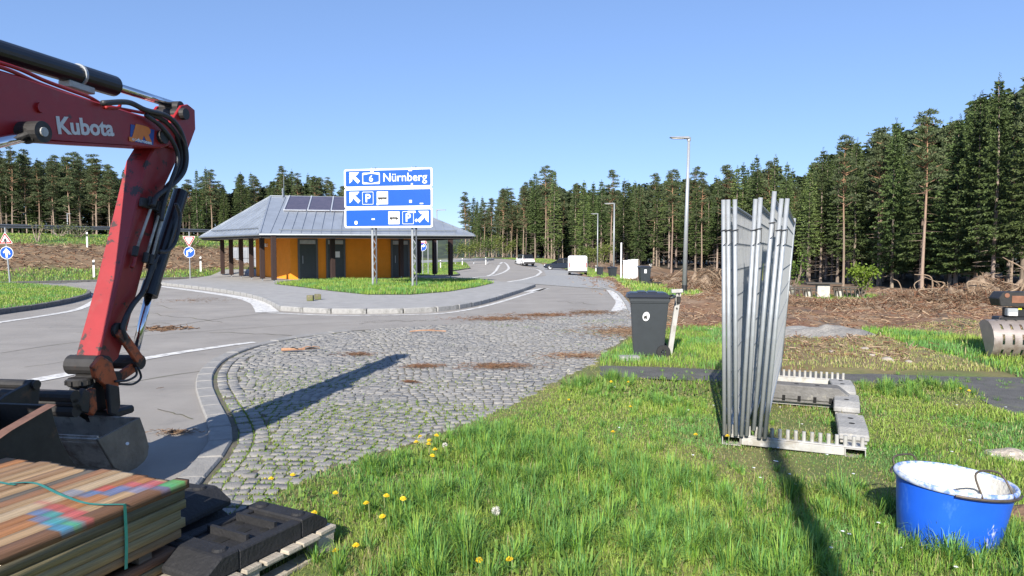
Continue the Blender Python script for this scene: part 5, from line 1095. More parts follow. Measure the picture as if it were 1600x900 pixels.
# left forest on top of the embankment
SLX = [-150, 0, 30, 60, 85, 110, 140, 165, 190, 215, 250, 290, 325, 350, 390, 420, 445, 470, 500, 530, 560]
SLY = [228, 236, 233, 246, 247, 240, 240, 256, 262, 266, 280, 286, 262, 284, 264, 280, 262, 272, 270, 288, 292]
cl = 0
for dep in (0, 4, 8, 13):
    px = -120 + random.uniform(0, 10)
    while px < 575:
        dd = 108 + dep + random.uniform(-1.5, 1.5) + .02 * px; x, y = at(px, dd); z = float(gz(np.array(x), np.array(y)))
        ty = float(np.interp(px, SLX, SLY)) + random.uniform(-5, 18) + dep * .4; H = CAM_H + dd * (HOR - ty) / FPX - z; kind = 'p' if random.random() < .62 else 's'
        rg = 'left of the excavator arm' if px < 190 else ('right of the excavator arm' if px < 320 else 'behind the building roof')
        plant(kind, random.choice(PIN if kind == 'p' else SPR[1:]), x, y, H, ('slender pine' if kind == 'p' else 'dark pointed spruce') + ' of the left forest ' + ('front row ' if dep == 0 else 'back rows ') + rg, ('front ' if dep == 0 else 'back ') + ('pines ' if kind == 'p' else 'spruces ') + rg); px += random.uniform(16, 27) * (1 + dep * .03); cl += 1
# the wood behind as one mass
def mass(name, centers, lab):
    Vs, Fs, Cs, off = [], [], [], 0
    for i, (x, y, H) in enumerate(centers):
        n = 640; z = float(gz(np.array(x), np.array(y))); t = rng.random(n) ** .8; rad = 2.6 * (1 - t * .85) * rng.random(n) ** .4; a = rng.uniform(0, 6.28, n)
        P = np.stack([x + rad * np.cos(a), y + rad * np.sin(a), z + H * (.06 + .94 * t)], 1); D = np.stack([np.cos(a), np.sin(a), rng.uniform(-1, .2, n)], 1)
        V, F, c = kites(P, D, rng.uniform(.7, 1.4, n), rng.uniform(.35, .6, n), np.array((.035, .054, .022)) * rng.uniform(.5, 1.2, (n, 1))); Vs.append(V); Fs.append(F + off); Cs.append(c); off += len(V)
    o = soup(name, np.concatenate(Vs), np.concatenate(Fs), M_spruce, col=np.concatenate(Cs)); o['kind'] = 'stuff'; tag(o, lab, 'forest')
    tb = MB()
    for x, y, H in centers:
        z = float(gz(np.array(x), np.array(y))); tb.tube([(x, y, z - .2), (x + random.uniform(-.3, .3), y, z + H * .8)], [.17, .07], 5, False)
    o2 = tb.build('far_trunks', M_bark); o2['kind'] = 'stuff'; tag(o2, 'trunks in the depth of ' + lab.split(' ', 2)[2], 'trunks')
ctr = []
for depth in (14.5, 19, 24, 30, 37):
    s = 0
    while s < seg[-1]:
        x = float(np.interp(s, seg, EX)); y = float(np.interp(s, seg, EY)); i = max(0, min(len(EX) - 2, int(np.searchsorted(seg, s) - 1))); tx_, ty_ = EX[i + 1] - EX[i], EY[i + 1] - EY[i]; L_ = math.hypot(tx_, ty_)
        xx = x + ty_ / L_ * depth + random.uniform(-1, 1); yy = y - tx_ / L_ * depth + random.uniform(-1, 1); s += random.uniform(2.8, 4.4)
        px = 800 + FPX * xx / yy
        if px > 1800 or px < 735: continue
        ytop = float(np.interp(px, SKX, SKY)) + 10 + random.uniform(0, 25); H = CAM_H + yy * (HOR - ytop) / FPX - float(gz(np.array(xx), np.array(yy))); ctr.append((xx, yy, min(max(H, 8), 24)))
mass('forest', ctr, 'the dark depth of the forest at the right')
ctr = []
for dep in (17, 22, 28):
    px = -140
    while px < 590:
        dd = 110 + dep + random.uniform(-2, 2); x, y = at(px, dd); ty = float(np.interp(px, SLX, SLY)) + 10 + random.uniform(0, 22); ctr.append((x, y, CAM_H + dd * (HOR - ty) / FPX - float(gz(np.array(x), np.array(y))))); px += random.uniform(20, 36)
mass('forest', ctr, 'the dark depth of the forest at the left')
# undergrowth at the forest edge and bushes
M_leaf = mat('spring_leaves', (1, 1, 1), .5, var=.1, scale=2, attr=True, spec=.3, trans=.3)
def bush(name, x, y, H, Rr, seed, lab, colr=(.11, .18, .03), n=900, leaf=.16, cat='shrub', group=None):
    rs = np.random.default_rng(seed); z = float(gz(np.array(x), np.array(y))); o = empty(name, (x, y, z), 0, lab, cat, group); mb = MB(); P = []
    for k in range(9):
        a = rs.uniform(0, 6.28); p1 = Vector((math.cos(a) * Rr * .5, math.sin(a) * Rr * .5, H * rs.uniform(.4, .6))); p2 = Vector((math.cos(a) * Rr * rs.uniform(.5, 1), math.sin(a) * Rr * rs.uniform(.5, 1), H * rs.uniform(.65, 1))); mb.tube([(0, 0, -.1), p1, p2], [.035, .02, .008], 5, False)
        for q in range(n // 9):
            t = rs.uniform(.35, 1.05); b = p1 * (1 - t) + p2 * t if t > .5 else p1 * (t * 2); P.append(np.array(b) + rs.normal(0, Rr * .2, 3) * np.array((1, 1, .8)))
    mb.build('stems', M_bark, o); P = np.array(P); P[:, 2] = np.abs(P[:, 2]); V, F, c = kites(P, rs.normal(size=P.shape), rs.uniform(.6, 1.2, len(P)) * leaf, rs.uniform(.5, .8, len(P)) * leaf, np.array(colr) * rs.uniform(.6, 1.4, (len(P), 1)))
    soup('foliage', V, F, M_leaf, o, col=c); return o
bush('shrub', *at(1347, 35.5), 2.0, .75, 1, 'bright green young shrub right of the picnic table', (.16, .23, .03), 1000, .15)
bush('shrub', *at(1240, 38), 2.3, .8, 2, 'loose green shrub at the right edge of the fence panels', (.10, .16, .03), 500, .16)
bush('shrub', *at(60, 47), 1.6, .5, 3, 'thin pale sapling on the embankment at the left', (.20, .22, .06), 160, .12)
for i, px in enumerate((95, 125, 190, 205, 225, 300, 260)): bush('shrub', *at(px, 49.5 + .012 * px), .8, 1.1, 30 + i, 'low scrubby bush along the upper rim of the brown slope', (.11, .13, .05), 320, .13, group='scrub on the embankment')
for i, (px, dd) in enumerate(((735, 120), (752, 122), (770, 128), (712, 130), (790, 135), (860, 128), (905, 120), (925, 112), (940, 106))): bush('shrub', *at(px, dd), 2.6 + (i % 3) * .8, 2.2, 50 + i, 'leafy undergrowth bush ' + ('left of the white off-road car' if px < 800 else 'behind the van on the forest edge'), (.085, .125, .03) if i % 2 else (.14, .17, .04), 800, .28, group='undergrowth left of the white car' if px < 800 else 'undergrowth behind the van')
# low dead branches and seedlings on the forest floor edge
# far wooded hills
hx = np.linspace(-520, 320, 150); hy = np.linspace(330, 620, 30); HX, HY = np.meshgrid(hx, hy)
HZ = -4 + (20 * ss(330, 520, HY)) * (.55 + .6 * noise(HX, HY, 130, 4)) + 3.0 * noise(HX, HY, 7, 5) * ss(335, 360, HY)
idx = np.arange(HX.size).reshape(HX.shape); F = np.stack([idx[:-1, :-1], idx[:-1, 1:], idx[1:, 1:], idx[1:, :-1]], -1).reshape(-1, 4)
o = soup('hills', np.stack([HX, HY, HZ], -1).reshape(-1, 3), F, wear(mat('hill_forest', (.028, .042, .026), 1, var=.4, scale=.12, bump=1, bscale=.3), (.055, .075, .03), .03, .5, .6, .8), smooth=False); o['kind'] = 'structure'

# ------------------------------------------------------------------ excavator (arm in view, machine left of the camera)
AO = Vector((-3.0, 6.2)); Ah = Vector((.15, 1.0)).normalized(); An = Vector((Ah.y, -Ah.x))
def A(px, py, lat=0.0):
    k = (px - 800) / FPX; v = (450 - py) / FPX; c, s_ = math.cos(PITCH), math.sin(PITCH)
    o = AO + An * lat; kk = k / (c + v * s_); s = (kk * o.y - o.x) / (Ah.x - kk * Ah.y); y = o.y + s * Ah.y
    return (s, CAM_H + y * (-s_ + v * c) / (c + v * s_))
def AL(pts, lat=0.0): return [A(px, py, lat) for px, py in pts]
def A3(px, py, lat=0.0): s, z = A(px, py, lat); return Vector((s, -lat, z))
def PN(px, py, l0, l1): s, z = A(px, py, max(l0, l1)); return [Vector((s, -l0, z)), Vector((s, -l1, z))]
ex = empty('excavator', (AO.x, AO.y, 0), math.atan2(Ah.y, Ah.x), 'red excavator arm with chrome cylinders and a grading bucket, reaching in from the left', 'excavator')
def pl(name, pts, lat0, lat1, m, par=ex, bev=.006, ref=None):
    return MB().prism(AL(pts, ref if ref is not None else max(lat0, lat1)), -lat0, -lat1).build(name, m, par, bevel=bev)
bt = AL([(0, 109), (40, 121), (100, 142), (160, 161), (228, 182), (262, 192), (276, 203), (274, 224), (252, 232), (205, 229), (150, 226), (80, 221), (30, 218), (0, 217)], .15)
bt = bt + [(-2.3, 2.30), (-3.0, 1.95), (-3.9, 1.05), (-4.3, 1.0), (-4.4, 1.3), (-3.5, 2.35), (-2.7, 2.85)]
boom = MB().prism(bt, -.15, .10).build('boom', M_red, ex, bevel=.012)
MB().bar(A3(0, 218, .155), A3(204, 230, .155), .03, .018).build('flange', M_red, boom)
# boss on the boom side
MB().tube(PN(66, 168, .148, .17), .035, 12).build('boss', M_red, boom)
tm = text_mesh('Kubota', .2, .006); a, b = A(89, 213, .15), A(179, 216, .15); w_ = max(v.co.x for v in tm.vertices); kx = (b[0] - a[0]) / w_
tt = link('lettering', tm, mat('lettering_white', (.62, .60, .60), .5, var=.1, scale=20), boom); tt.rotation_euler = (math.pi / 2, -math.atan2(b[1] - a[1], b[0] - a[0]), 0); tt.location = (a[0], -.153, a[1] + .02); tt.scale = (kx, .80, 1)
sp = AL([(204, 194), (241, 203), (239, 227), (203, 220)], .152); stk = MB().prism(sp, -.154, -.151).build('sticker', mat('sticker_blue', (.01, .06, .28), .4), boom)
tm = text_mesh('JR', .15, .012, .25); a, b = A(207, 212, .155), A(237, 219, .155); w_ = max(v.co.x for v in tm.vertices); tt = link('emblem', tm, mat('sticker_orange', (.75, .20, .02), .45), stk); tt.rotation_euler = (math.pi / 2, -math.atan2(b[1] - a[1], b[0] - a[0]), 0); tt.location = (a[0], -.1555, a[1] - .005); tt.scale = ((b[0] - a[0]) / w_, .92, 1)
tm = text_mesh('eodurosen', .05, .001); a, b = A(206, 219, .155), A(237, 226, .155); w_ = max(v.co.x for v in tm.vertices); tt = link('lettering', tm, M_signwhite, stk); tt.rotation_euler = (math.pi / 2, -math.atan2(b[1] - a[1], b[0] - a[0]), 0); tt.location = (a[0], -.1555, a[1]); tt.scale = ((b[0] - a[0]) / w_, .8, 1)
# stick
SW = .098
stick_pts = AL([(240, 233), (230, 250), (209, 340), (185, 440), (153, 560), (165, 578), (186, 560), (200, 515), (217, 450), (237, 370), (259, 290), (280, 245), (303, 205), (301, 172), (290, 164), (278, 172), (262, 200)], SW)
stick = MB().prism(stick_pts, -SW, SW).build('stick', M_redw, ex, bevel=.012)
for s in (-1, 1): MB().prism(AL([(262, 196), (282, 165), (292, 163), (303, 172), (304, 202), (290, 240), (262, 230)], SW + .02), -s * (SW + .004), -s * (SW + .03)).build('ear_plate', M_red, stick, bevel=.004)
MB().tube(PN(291, 178, -.17, .17), .05, 14).build('pin', M_dsteel, stick); MB().tube(PN(258, 214, -.19, .19), .055, 14).build('pin', M_dsteel, stick)
MB().tube(PN(160, 567, -.105, .12), .058, 16).build('pin_boss', M_dsteel, stick)
# stick cylinder on top of the boom
p0, p1, p2 = A3(-60, 62, 0), A3(176, 134, 0), A3(283, 168, 0); back = p0 + (p0 - p1) * .5
MB().tube([back, p1], .072, 20).build('cylinder_barrel', mat('cylinder_black', (.012, .012, .014), .28, var=.2), ex, smooth=False)
g_ = p1 + (p0 - p1) * .26; dv = (p1 - p0).normalized(); MB().tube([p1 - dv * .34, p1 + dv * .01], .080, 20).build('cylinder_gland', MATS['cylinder_black'], ex); MB().tube([p1 - dv * .36, p1 - dv * .34], .083, 20).build('clamp_band', M_galv, ex)
MB().tube([p1, p2], .034, 16).build('cylinder_rod', M_chrome, ex, smooth=True); MB().tube(PN(283, 168, -.09, .09), .055, 14).build('rod_eye', M_dsteel, ex)
MB().bar(A3(100, 130, .0), A3(140, 143, .0), .10, .05).build('valve_block', M_galvr, ex, bevel=.006)
# boom cylinder on the side
q0, q1 = A3(70, 206, .22), A3(-8, 224, .22); dq = (q1 - q0).normalized()
MB().tube([q0, q1 + dq * .3], .034, 14).build('cylinder_rod', M_chrome, ex, smooth=True); MB().tube([q1 + dq * .25, q1 + dq * 1.7], .075, 16).build('cylinder_barrel', MATS['cylinder_black'], ex)
MB().tube(PN(68, 206, .14, .30), .068, 18).build('pin_head', M_dsteel, ex); MB().tube(PN(70, 206, .30, .312), .03, 12).build('pin_bolt', M_galvr, ex); MB().tube([q0 + dq * .02, q0 + dq * .16], .05, 14).build('rod_eye', M_dsteel, ex)
# bucket cylinder
c0, c1, c2 = A3(272, 300, 0), A3(222, 460, .0), A3(205, 545, .0)
c0, c1, c2 = A3(283, 300, .0), A3(232, 462, .0), A3(212, 548, .0)
MB().tube([c0, c1], .064, 18).build('cylinder_barrel', MATS['cylinder_black'], ex); dc = (c1 - c0).normalized(); MB().tube([c1 - dc * .12, c1], .073, 18).build('cylinder_gland', MATS['cylinder_black'], ex); MB().tube([c1, c2], .031, 16).build('cylinder_rod', M_chrome, ex, smooth=True)
MB().bar(A3(246, 318, .1), A3(236, 420, .1), .06, .05).build('hose_guard', M_dsteel, ex)
# pipes and hoses
def hose(pts, r_, m=M_hose, lat=.17, nm='hose'):
    return MB().tube(spline([A3(*(p if len(p) == 3 else (*p, lat))) for p in pts], 7), r_, 9).build(nm, m, ex, smooth=True)
hose([(-20, 92), (30, 108), (70, 126), (110, 141), (140, 152), (165, 165), (200, 172), (232, 178)], .013, M_red, .10, 'hard_pipe'); hose([(-20, 98), (20, 112), (60, 130), (110, 148), (150, 162), (180, 174), (205, 181), (230, 188)], .013, M_red, .13, 'hard_pipe')
hose([(165, 168), (185, 168), (190, 160), (210, 165), (230, 178)], .012, M_red, .16, 'hard_pipe')
hose([(160, 161), (200, 160), (228, 172), (262, 182), (282, 205), (291, 240), (287, 268), (268, 290), (246, 306), (238, 322)], .021, M_hose, .19); hose([(228, 176), (255, 188), (276, 212), (285, 245), (278, 272), (258, 296), (251, 318), (247, 335)], .021, M_hose, .15); hose([(228, 180), (250, 196), (270, 222), (278, 250), (265, 290), (256, 320), (252, 345)], .018, M_hose, .20)
for a, b, l_ in (((237, 322), (214, 388), .14), ((248, 335), (228, 402), .14), ((254, 340), (238, 400), .15)): MB().tube([A3(*a, l_), A3(*b, l_)], .011, 8).build('hard_pipe', M_steel, ex)
for px, py in ((236, 315), (247, 322), (254, 330), (229, 402), (213, 392), (237, 405)): MB().tube([A3(px, py - 7, .15), A3(px - 3, py + 8, .15)], .024, 8).build('fitting', M_dsteel, ex, bevel=.003)
pl('pipe_clamp', [(224, 308), (258, 318), (256, 332), (222, 322)], .12, .155, M_dsteel)
hose([(240, 405), (230, 440), (222, 458), (205, 480), (192, 510), (196, 530)], .021, M_hose, .15); hose([(275, 318), (281, 340), (275, 375), (262, 392), (248, 393)], .016, M_hose, .12); hose([(247, 398), (236, 430), (226, 455)], .013, M_hose, .16)
hose([(212, 395), (210, 408), (206, 418)], .016, M_redw, .13)
hose([(216, 575), (220, 590), (208, 600), (185, 600)], .009, M_hose, .16); hose([(212, 574), (213, 586), (200, 594), (180, 596)], .009, M_hose, .18)
# links, quick coupler, tilt unit
def link_arm(a, b, w_, lat, m, nm='link'):
    for l_ in (lat, -lat):
        pa, pb = A3(*a, l_), A3(*b, l_); MB().bar(pa, pb, .03, w_, (0, 0, 1)).build(nm, m, ex, bevel=.006)
link_arm((186, 517), (220, 566), .085, .14, M_orange); link_arm((220, 566), (182, 592), .08, .10, M_orange); 
for a, r_, l_ in (((187, 516), .058, .13), ((221, 566), .058, .15), ((184, 590), .05, .13), ((166, 571), .074, .15)): MB().tube(PN(*a, -l_, l_), r_, 16).build('pivot', M_dsteel, ex, bevel=.004)
pl('coupler_plate', [(160, 556), (176, 566), (186, 600), (189, 635), (182, 648), (174, 646), (168, 605), (150, 590), (146, 572)], .13, .17, M_orange); pl('coupler_plate', [(160, 556), (176, 566), (186, 600), (189, 635), (182, 648), (174, 646), (168, 605), (150, 590), (146, 572)], -.13, -.17, M_orange, ref=-.13)
MB().prism(AL([(150, 585), (180, 588), (184, 615), (172, 640), (142, 644), (140, 612)], .1), -.09, .09).build('tilt_housing', M_dsteel, ex, bevel=.02)
pl('tilt_lobe', [(138, 612), (150, 606), (153, 640), (147, 650), (140, 645)], .10, .15, M_orange)
pl('tilt_lobe', [(170, 600), (187, 604), (189, 630), (183, 649), (173, 646)], .17, .2, M_dsteel)
MB().lathe([(.001, .03), (.08, .03), (.09, .02), (.09, -.02), (.08, -.03), (.001, -.03)], 22, tuple(A3(126, 596, 0))).build('rotator_gear', M_dsteel, ex)
for k in range(10): an = k * math.pi / 5; v = A3(126, 596, 0); MB().box((v.x + .092 * math.cos(an), v.y + .092 * math.sin(an), v.z), (.02, .02, .03), an).build('gear_tooth', M_dsteel, ex)
for a, b in (((62, 612), (118, 620)), ((70, 622), (118, 630)), ((78, 634), (120, 642))):
    va, vb = PN(*b, .22, -.42); MB().tube([va, vb], .045 if a[1] != 622 else .03, 12).build('coupler_tube', M_dsteel, ex)
MB().prism(AL([(112, 642), (128, 606), (137, 612), (136, 646)], .2), -.22, -.18).build('coupler_cheek', M_dsteel, ex, bevel=.008); MB().prism(AL([(112, 642), (128, 606), (137, 612), (136, 646)], .2), .38, .42).build('coupler_cheek', M_dsteel, ex, bevel=.008)
MB().box(tuple(A3(165, 642, 0)), (.22, .34, .06)).build('coupler_bed', M_dsteel, ex, bevel=.015)
# grading bucket on the arm
def bucket_shell(path, l0, l1, th, name, m, par):
    n = len(path); P = [Vector(p) for p in path]; mb = MB(); V = []
    for i, p in enumerate(P):
        t = (P[min(i + 1, n - 1)] - P[max(i - 1, 0)]).normalized(); nr = Vector((-t.y, t.x))
        for sg_, off in ((l0, 0), (l1, 0), (l1, th), (l0, th)): q = p + nr * off; V.append((q.x, -sg_, q.y))
    F = [(4 * i + k, 4 * i + (k + 1) % 4, 4 * i + 4 + (k + 1) % 4, 4 * i + 4 + k) for i in range(n - 1) for k in range(4)] + [(0, 1, 2, 3), (4 * n - 1, 4 * n - 2, 4 * n - 3, 4 * n - 4)]
    return mb.add(V, F).build(name, m, par)
side = AL([(153, 687), (219, 652), (227, 674), (233, 697), (231, 712), (226, 721), (214, 731), (201, 737), (190, 736), (179, 731)], .42)
bk = MB().prism(side, -.42, -.40).build('bucket_side', M_bucket, ex, bevel=.003); MB().prism(side, .46, .48).build('bucket_side', M_bucket, ex, bevel=.003)
MB().tube([tuple(A3(199, 693, .43)), tuple(A3(199, 693, .415))], .012, 8).build('side_hole', M_signwhite, bk)
bucket_shell(side[1:] + [side[0]], .40, -.46, -.014, 'bucket_shell', M_steel, ex)
MB().bar(PN(153, 687, .40, -.46)[0], PN(153, 687, .40, -.46)[1], .018, .05).build('cutting_edge', M_steel, ex)
MB().prism([(a_[0] * .5 + side[1][0] * .5, a_[1] * .5 + side[1][1] * .5) for a_ in side[1:4]] + [A(212, 645, .42), A(205, 650, .42)], .0, .03).build('bucket_ear', M_dsteel, ex)
# machine body, out of the picture to the left
by = wear(mat('machine_grey', (.08, .08, .085), .6), (.2, .15, .1), 3, .55, .7, .5)
MB().box((-5.8, 0, 1.15), (2.4, 2.0, .75)).build('house', M_red, ex, bevel=.12, seg=2); MB().box((-5.45, .72, 1.95), (1.4, .72, 1.3)).build('cab', by, ex, bevel=.1, seg=2); MB().box((-5.45, .72, 2.05), (1.3, .74, .8)).build('cab_window', M_glass, ex)
MB().box((-5.6, 0, .68), (.9, .9, .25)).build('slew_ring', M_dsteel, ex)
for s in (-1, 1): MB().prism([(-6.9, .25), (-6.6, 0), (-4.6, 0), (-4.3, .25), (-4.3, .42), (-4.6, .6), (-6.6, .6), (-6.9, .42)], s * .72, s * 1.1).build('track', M_rubber, ex, bevel=.04)

# separate wide bucket lying beside it
LB = empty('excavator_bucket', (AO.x, AO.y, 0), math.atan2(Ah.y, Ah.x), 'dark wide excavator bucket with rusty rim lying behind the timber', 'bucket')
sp_ = AL([(-30, 700), (10, 672), (50, 649), (80, 632), (85, 656), (95, 688), (108, 712), (119, 728), (112, 742), (90, 750), (30, 757), (-20, 750)], .50)
ls = MB().prism(sp_, -.50, -.47).build('side_plate', M_dsteel, LB, bevel=.003); MB().prism(sp_, .43, .46).build('side_plate', M_dsteel, LB, bevel=.003)
bucket_shell(sp_[3:] + [sp_[0]], .47, -.43, -.02, 'shell', M_dsteel, LB)
MB().add([(p[0], -l_, p[1] + dz_) for p in sp_[0:4] for l_, dz_ in ((.535, .0), (.47, .004))], [(0, 1, 3, 2), (2, 3, 5, 4), (4, 5, 7, 6)]).build('wear_rim', mat('rusty_rim', (.22, .12, .085), .6, .4, var=.3, scale=14), LB)
for l_ in (.12, -.32):
    e_ = MB().prism(AL([(-40, 655), (10, 618), (44, 600), (52, 593), (60, 594), (63, 606), (60, 640), (30, 652), (-20, 668)], .12) if l_ > 0 else [(a_ + .0, b_) for a_, b_ in AL([(-40, 655), (10, 618), (44, 600), (52, 593), (60, 594), (63, 606), (60, 640), (30, 652), (-20, 668)], .12)], -l_, -l_ + .03).build('lug', M_dsteel, LB, bevel=.003)
v = AL([(54, 601), (20, 622)], .12)
for p in v[:1]: MB().tube([(p[0], -.14, p[1]), (p[0], .36, p[1])], .032, 12).build('lug_pin', M_dsteel, LB)

# ------------------------------------------------------------------ timber bundles
V1 = Vector((*G(289, 750, .555), 0)); E1 = Vector((.33, .945, 0)).normalized(); E2 = Vector((-E1.y, E1.x, 0)); TRZ = math.atan2(E1.y, E1.x)
def tl(px, py, z=.555): x, y = G(px, py, z); d_ = Vector((x, y, 0)) - V1; return (d_.dot(E1), d_.dot(E2))
M_board = mat('sawn_board', (.95, .95, .95), .8, var=.5, scale=6, stretch=(.7, 22, 22), attr=True, bump=.3, bscale=9)
BC = np.array([(.42, .22, .10), (.50, .33, .18), (.33, .165, .085), (.36, .25, .155), (.25, .125, .065), (.54, .40, .25), (.17, .145, .115), (.45, .20, .08), (.40, .24, .13)]); SIDE = np.array([(.38, .29, .14), (.30, .235, .11), (.43, .34, .18), (.17, .14, .08), (.33, .21, .10)])
PAINT = []
for (px0, py0, px1, py1, c_, r_) in ((150, 762, 235, 753, (.55, .10, .09), .035), (120, 771, 190, 764, (.10, .22, .42), .03), (185, 763, 262, 757, (.15, .22, .45), .03), (215, 756, 258, 753, (.60, .16, .18), .03), (262, 755, 280, 752, (.10, .50, .14), .025),
        (75, 786, 120, 806, (.60, .12, .13), .035), (105, 803, 128, 812, (.66, .14, .14), .04), (56, 795, 88, 818, (.10, .25, .48), .035), (85, 812, 112, 826, (.06, .36, .58), .04), (75, 800, 100, 815, (.08, .38, .34), .022), (108, 812, 116, 818, (.12, .48, .20), .02)):
    PAINT.append((tl(px0, py0), tl(px1, py1), c_, r_))
def board(par, x0, x1, y0, w_, z0, t_, colr, paint=False, name='board'):
    n = 170 if paint else 2; xs = np.linspace(x0, x1, n); V = []
    j = rng.normal(0, .0022) + rng.normal(0, .0012, 4)
    for x in xs: V += [(x, y0 + .0015, z0), (x, y0 + w_ - .0045, z0), (x, y0 + w_ - .0045, z0 + t_ + j[0]), (x, y0 + .0015, z0 + t_ + j[1])]
    V = np.array(V); F = np.array([(4 * i + k, 4 * i + (k + 1) % 4, 4 * i + 4 + (k + 1) % 4, 4 * i + 4 + k) for i in range(n - 1) for k in range(4)] + [(0, 3, 2, 1), (4 * n - 4, 4 * n - 3, 4 * n - 2, 4 * n - 1)])
    cc = np.tile(np.array(colr), (len(V), 1))
    if paint:
        for a, b, pc, r_ in PAINT:
            ax, ay = a; bx2, by2 = b; L2 = (bx2 - ax) ** 2 + (by2 - ay) ** 2; yy = y0 + w_ / 2 + rng.normal(0, .008)
            t = np.clip(((xs - ax) * (bx2 - ax) + (yy - ay) * (by2 - ay)) / L2, 0, 1); dd = np.hypot(xs - ax - t * (bx2 - ax), yy - ay - t * (by2 - ay))
            k = np.clip((1.12 + .25 * rng.normal() - dd / r_) * 5, 0, 1) * rng.uniform(.55, .95) * (.75 + .25 * rng.random(len(xs)))
            for c4 in (2, 3): cc[c4::4] = cc[c4::4] * (1 - k[:, None]) + np.array(pc) * k[:, None]
    return soup(name, V, F, M_board, par, col=cc)
def bundle(name, lab, xoff, yoff, z0, layers, t_, nb_, wmean, length, top_paint):
    o = empty(name, (V1.x, V1.y, 0), TRZ, lab, 'timber', 'strapped timber bundles')
    for L_ in range(layers):
        y = yoff; z = z0 + L_ * t_
        for b in range(nb_):
            w_ = wmean * random.uniform(.85, 1.15); top = L_ == layers - 1
            if top or b < 2 or L_ == 0 or True:
                c_ = (BC[rng.integers(0, len(BC))] if top else SIDE[rng.integers(0, 5)]) * rng.uniform(.85, 1.12)
                x1 = xoff + random.uniform(-.03, .015) + (random.choice((-.12, .05, -.2)) if top and random.random() < .2 else 0); x0 = x1 - length + random.uniform(-.1, .1)
                if b == 0 and not top: x0 = x1 - length * (.62 if L_ in (layers - 2, layers - 3) else 1)
                board(o, x0, x1, y + (random.uniform(-.004, .004) if not top else 0), w_ - .002, z, t_ - .0035, c_, top_paint and top and y < 1.1)
            y += w_
    return o
tb = bundle('timber_bundle', 'upper bundle of sawn boards with red and blue spray paint and a green strap', 0, 0, .285, 6, .045, 18, .075, 3.0, True)
tb2 = bundle('timber_bundle', 'lower bundle of sawn boards underneath the painted one', -.03, .015, .11, 3, .045, 16, .08, 2.9, False)
for k in range(4): bb = MB().box((-.22 - k * .8, .62, .2645), (.07, 1.2, .036)).build('spacer', M_old, tb2)
# strap
s0 = tl(197, 789); s1 = tl(95, 775); s2 = tl(38, 762); s3 = tl(-20, 757); st_m = mat('strap_green', (.035, .22, .17), .4, var=.15, scale=20)
def strap(pts, w_, nm, par, flat=None):
    P = spline([Vector(p) for p in pts], 6); V = []
    for i, p in enumerate(P):
        t = (P[min(i + 1, len(P) - 1)] - P[max(i - 1, 0)]).normalized(); s = t.cross(Vector(flat) if flat else Vector((0, 0, 1))).normalized() * w_ / 2; V += [tuple(p - s), tuple(p + s)]
    return MB().add(V, [(2 * i, 2 * i + 1, 2 * i + 3, 2 * i + 2) for i in range(len(P) - 1)]).build(nm, st_m, par)
strap([(s0[0], -.004, .557), (s0[0] - .05, s0[1] + .16, .560), (s1[0], s1[1], .562), (s2[0] + .05, s2[1], .561), (s2[0], s2[1] + .1, .566)], .016, 'strap', tb); strap([(s2[0], s2[1] + .06, .562), (s3[0], s3[1] + .1, .561), (s3[0] - .3, s3[1] + .4, .56)], .016, 'strap', tb)
strap([(s0[0], -.006, .558), (s0[0] + .002, -.007, .40), (s0[0] - .003, -.006, .27)], .016, 'strap', tb, (0, 1, 0))

# ------------------------------------------------------------------ rubber foot plates and pallet
def foot_plate(x, y, z, rz, lab, Lp=.80, Wp=.42, Hp=.10, m=None):
    m = m or M_rubber; o = empty('rubber_ballast', (x, y, z), rz, lab, 'foot plate', 'black rubber foot plates'); h = Lp / 2; k = .105
    for s in (-1, 1):
        MB().prism([(s * h, 0), (s * h, .035), (s * (h - .10), Hp), (s * (h - .20), Hp), (s * (h - .20), 0)], -Wp / 2, Wp / 2).build('end_block', m, o, bevel=.008)
        MB().box((0, s * (Wp / 2 - .035), Hp / 2 - .004), (Lp - .40, .07, Hp - .008)).build('side_bar', m, o, bevel=.006)
        for q in (-1, 1): MB().lathe([(.001, Hp + .012), (.028, Hp + .012), (.036, Hp + .002), (.036, Hp - .01)], 16, (s * (h - .15), q * (Wp / 2 - .075), 0)).build('stud', m, o)
    wb_ = MB().box((0, 0, .045), (Lp - .40, Wp - .14, .06)).build('web', m, o)
    for q in (-.12, 0, .12): MB().box((q, 0, .0765), (.06 if q == 0 else .07, .06, .003)).build('socket', mat('hole_shade', (.006, .006, .006), .9), wb_)  # dark insets painted in place of the shade inside open holes
    for q in (-.06, .06):
        for e_ in (-.09, .09): MB().lathe([(.001, .0775), (.022, .0775), (.024, .075)], 12, (q, e_, 0)).build('socket', MATS['hole_shade'], wb_)
    for s in (-1, 1): MB().box((s * .09, 0, .09), (.02, Wp - .14, .05)).build('rib', m, o)
    return o
f1 = Vector((.46, .885, 0)).normalized(); f2 = Vector((-f1.y, f1.x, 0)); tip = Vector((*G(513, 817, .16), 0)); cpl = tip - f1 * .40 + f2 * .21
foot_plate(cpl.x, cpl.y, .148, math.atan2(f1.y, f1.x), 'black rubber foot plate on the pallet right of the timber')
T2 = Vector((*G(366, 776, .29), 0)); c2_ = T2 + E2 * .40 - E1 * .23
for z_, lab in ((.25, 'upper black rubber foot plate half hidden behind the timber'), (.148, 'lower black rubber foot plate under the half hidden one')): foot_plate(c2_.x, c2_.y, z_, math.atan2(-E2.y, -E2.x), lab)
M_pal = wear(mat('pallet_wood', (.40, .35, .28), .85, var=.25, scale=7, stretch=(10, 1, 6), bump=.3, bscale=20), (.24, .21, .17), 4, .5, .62, .6)
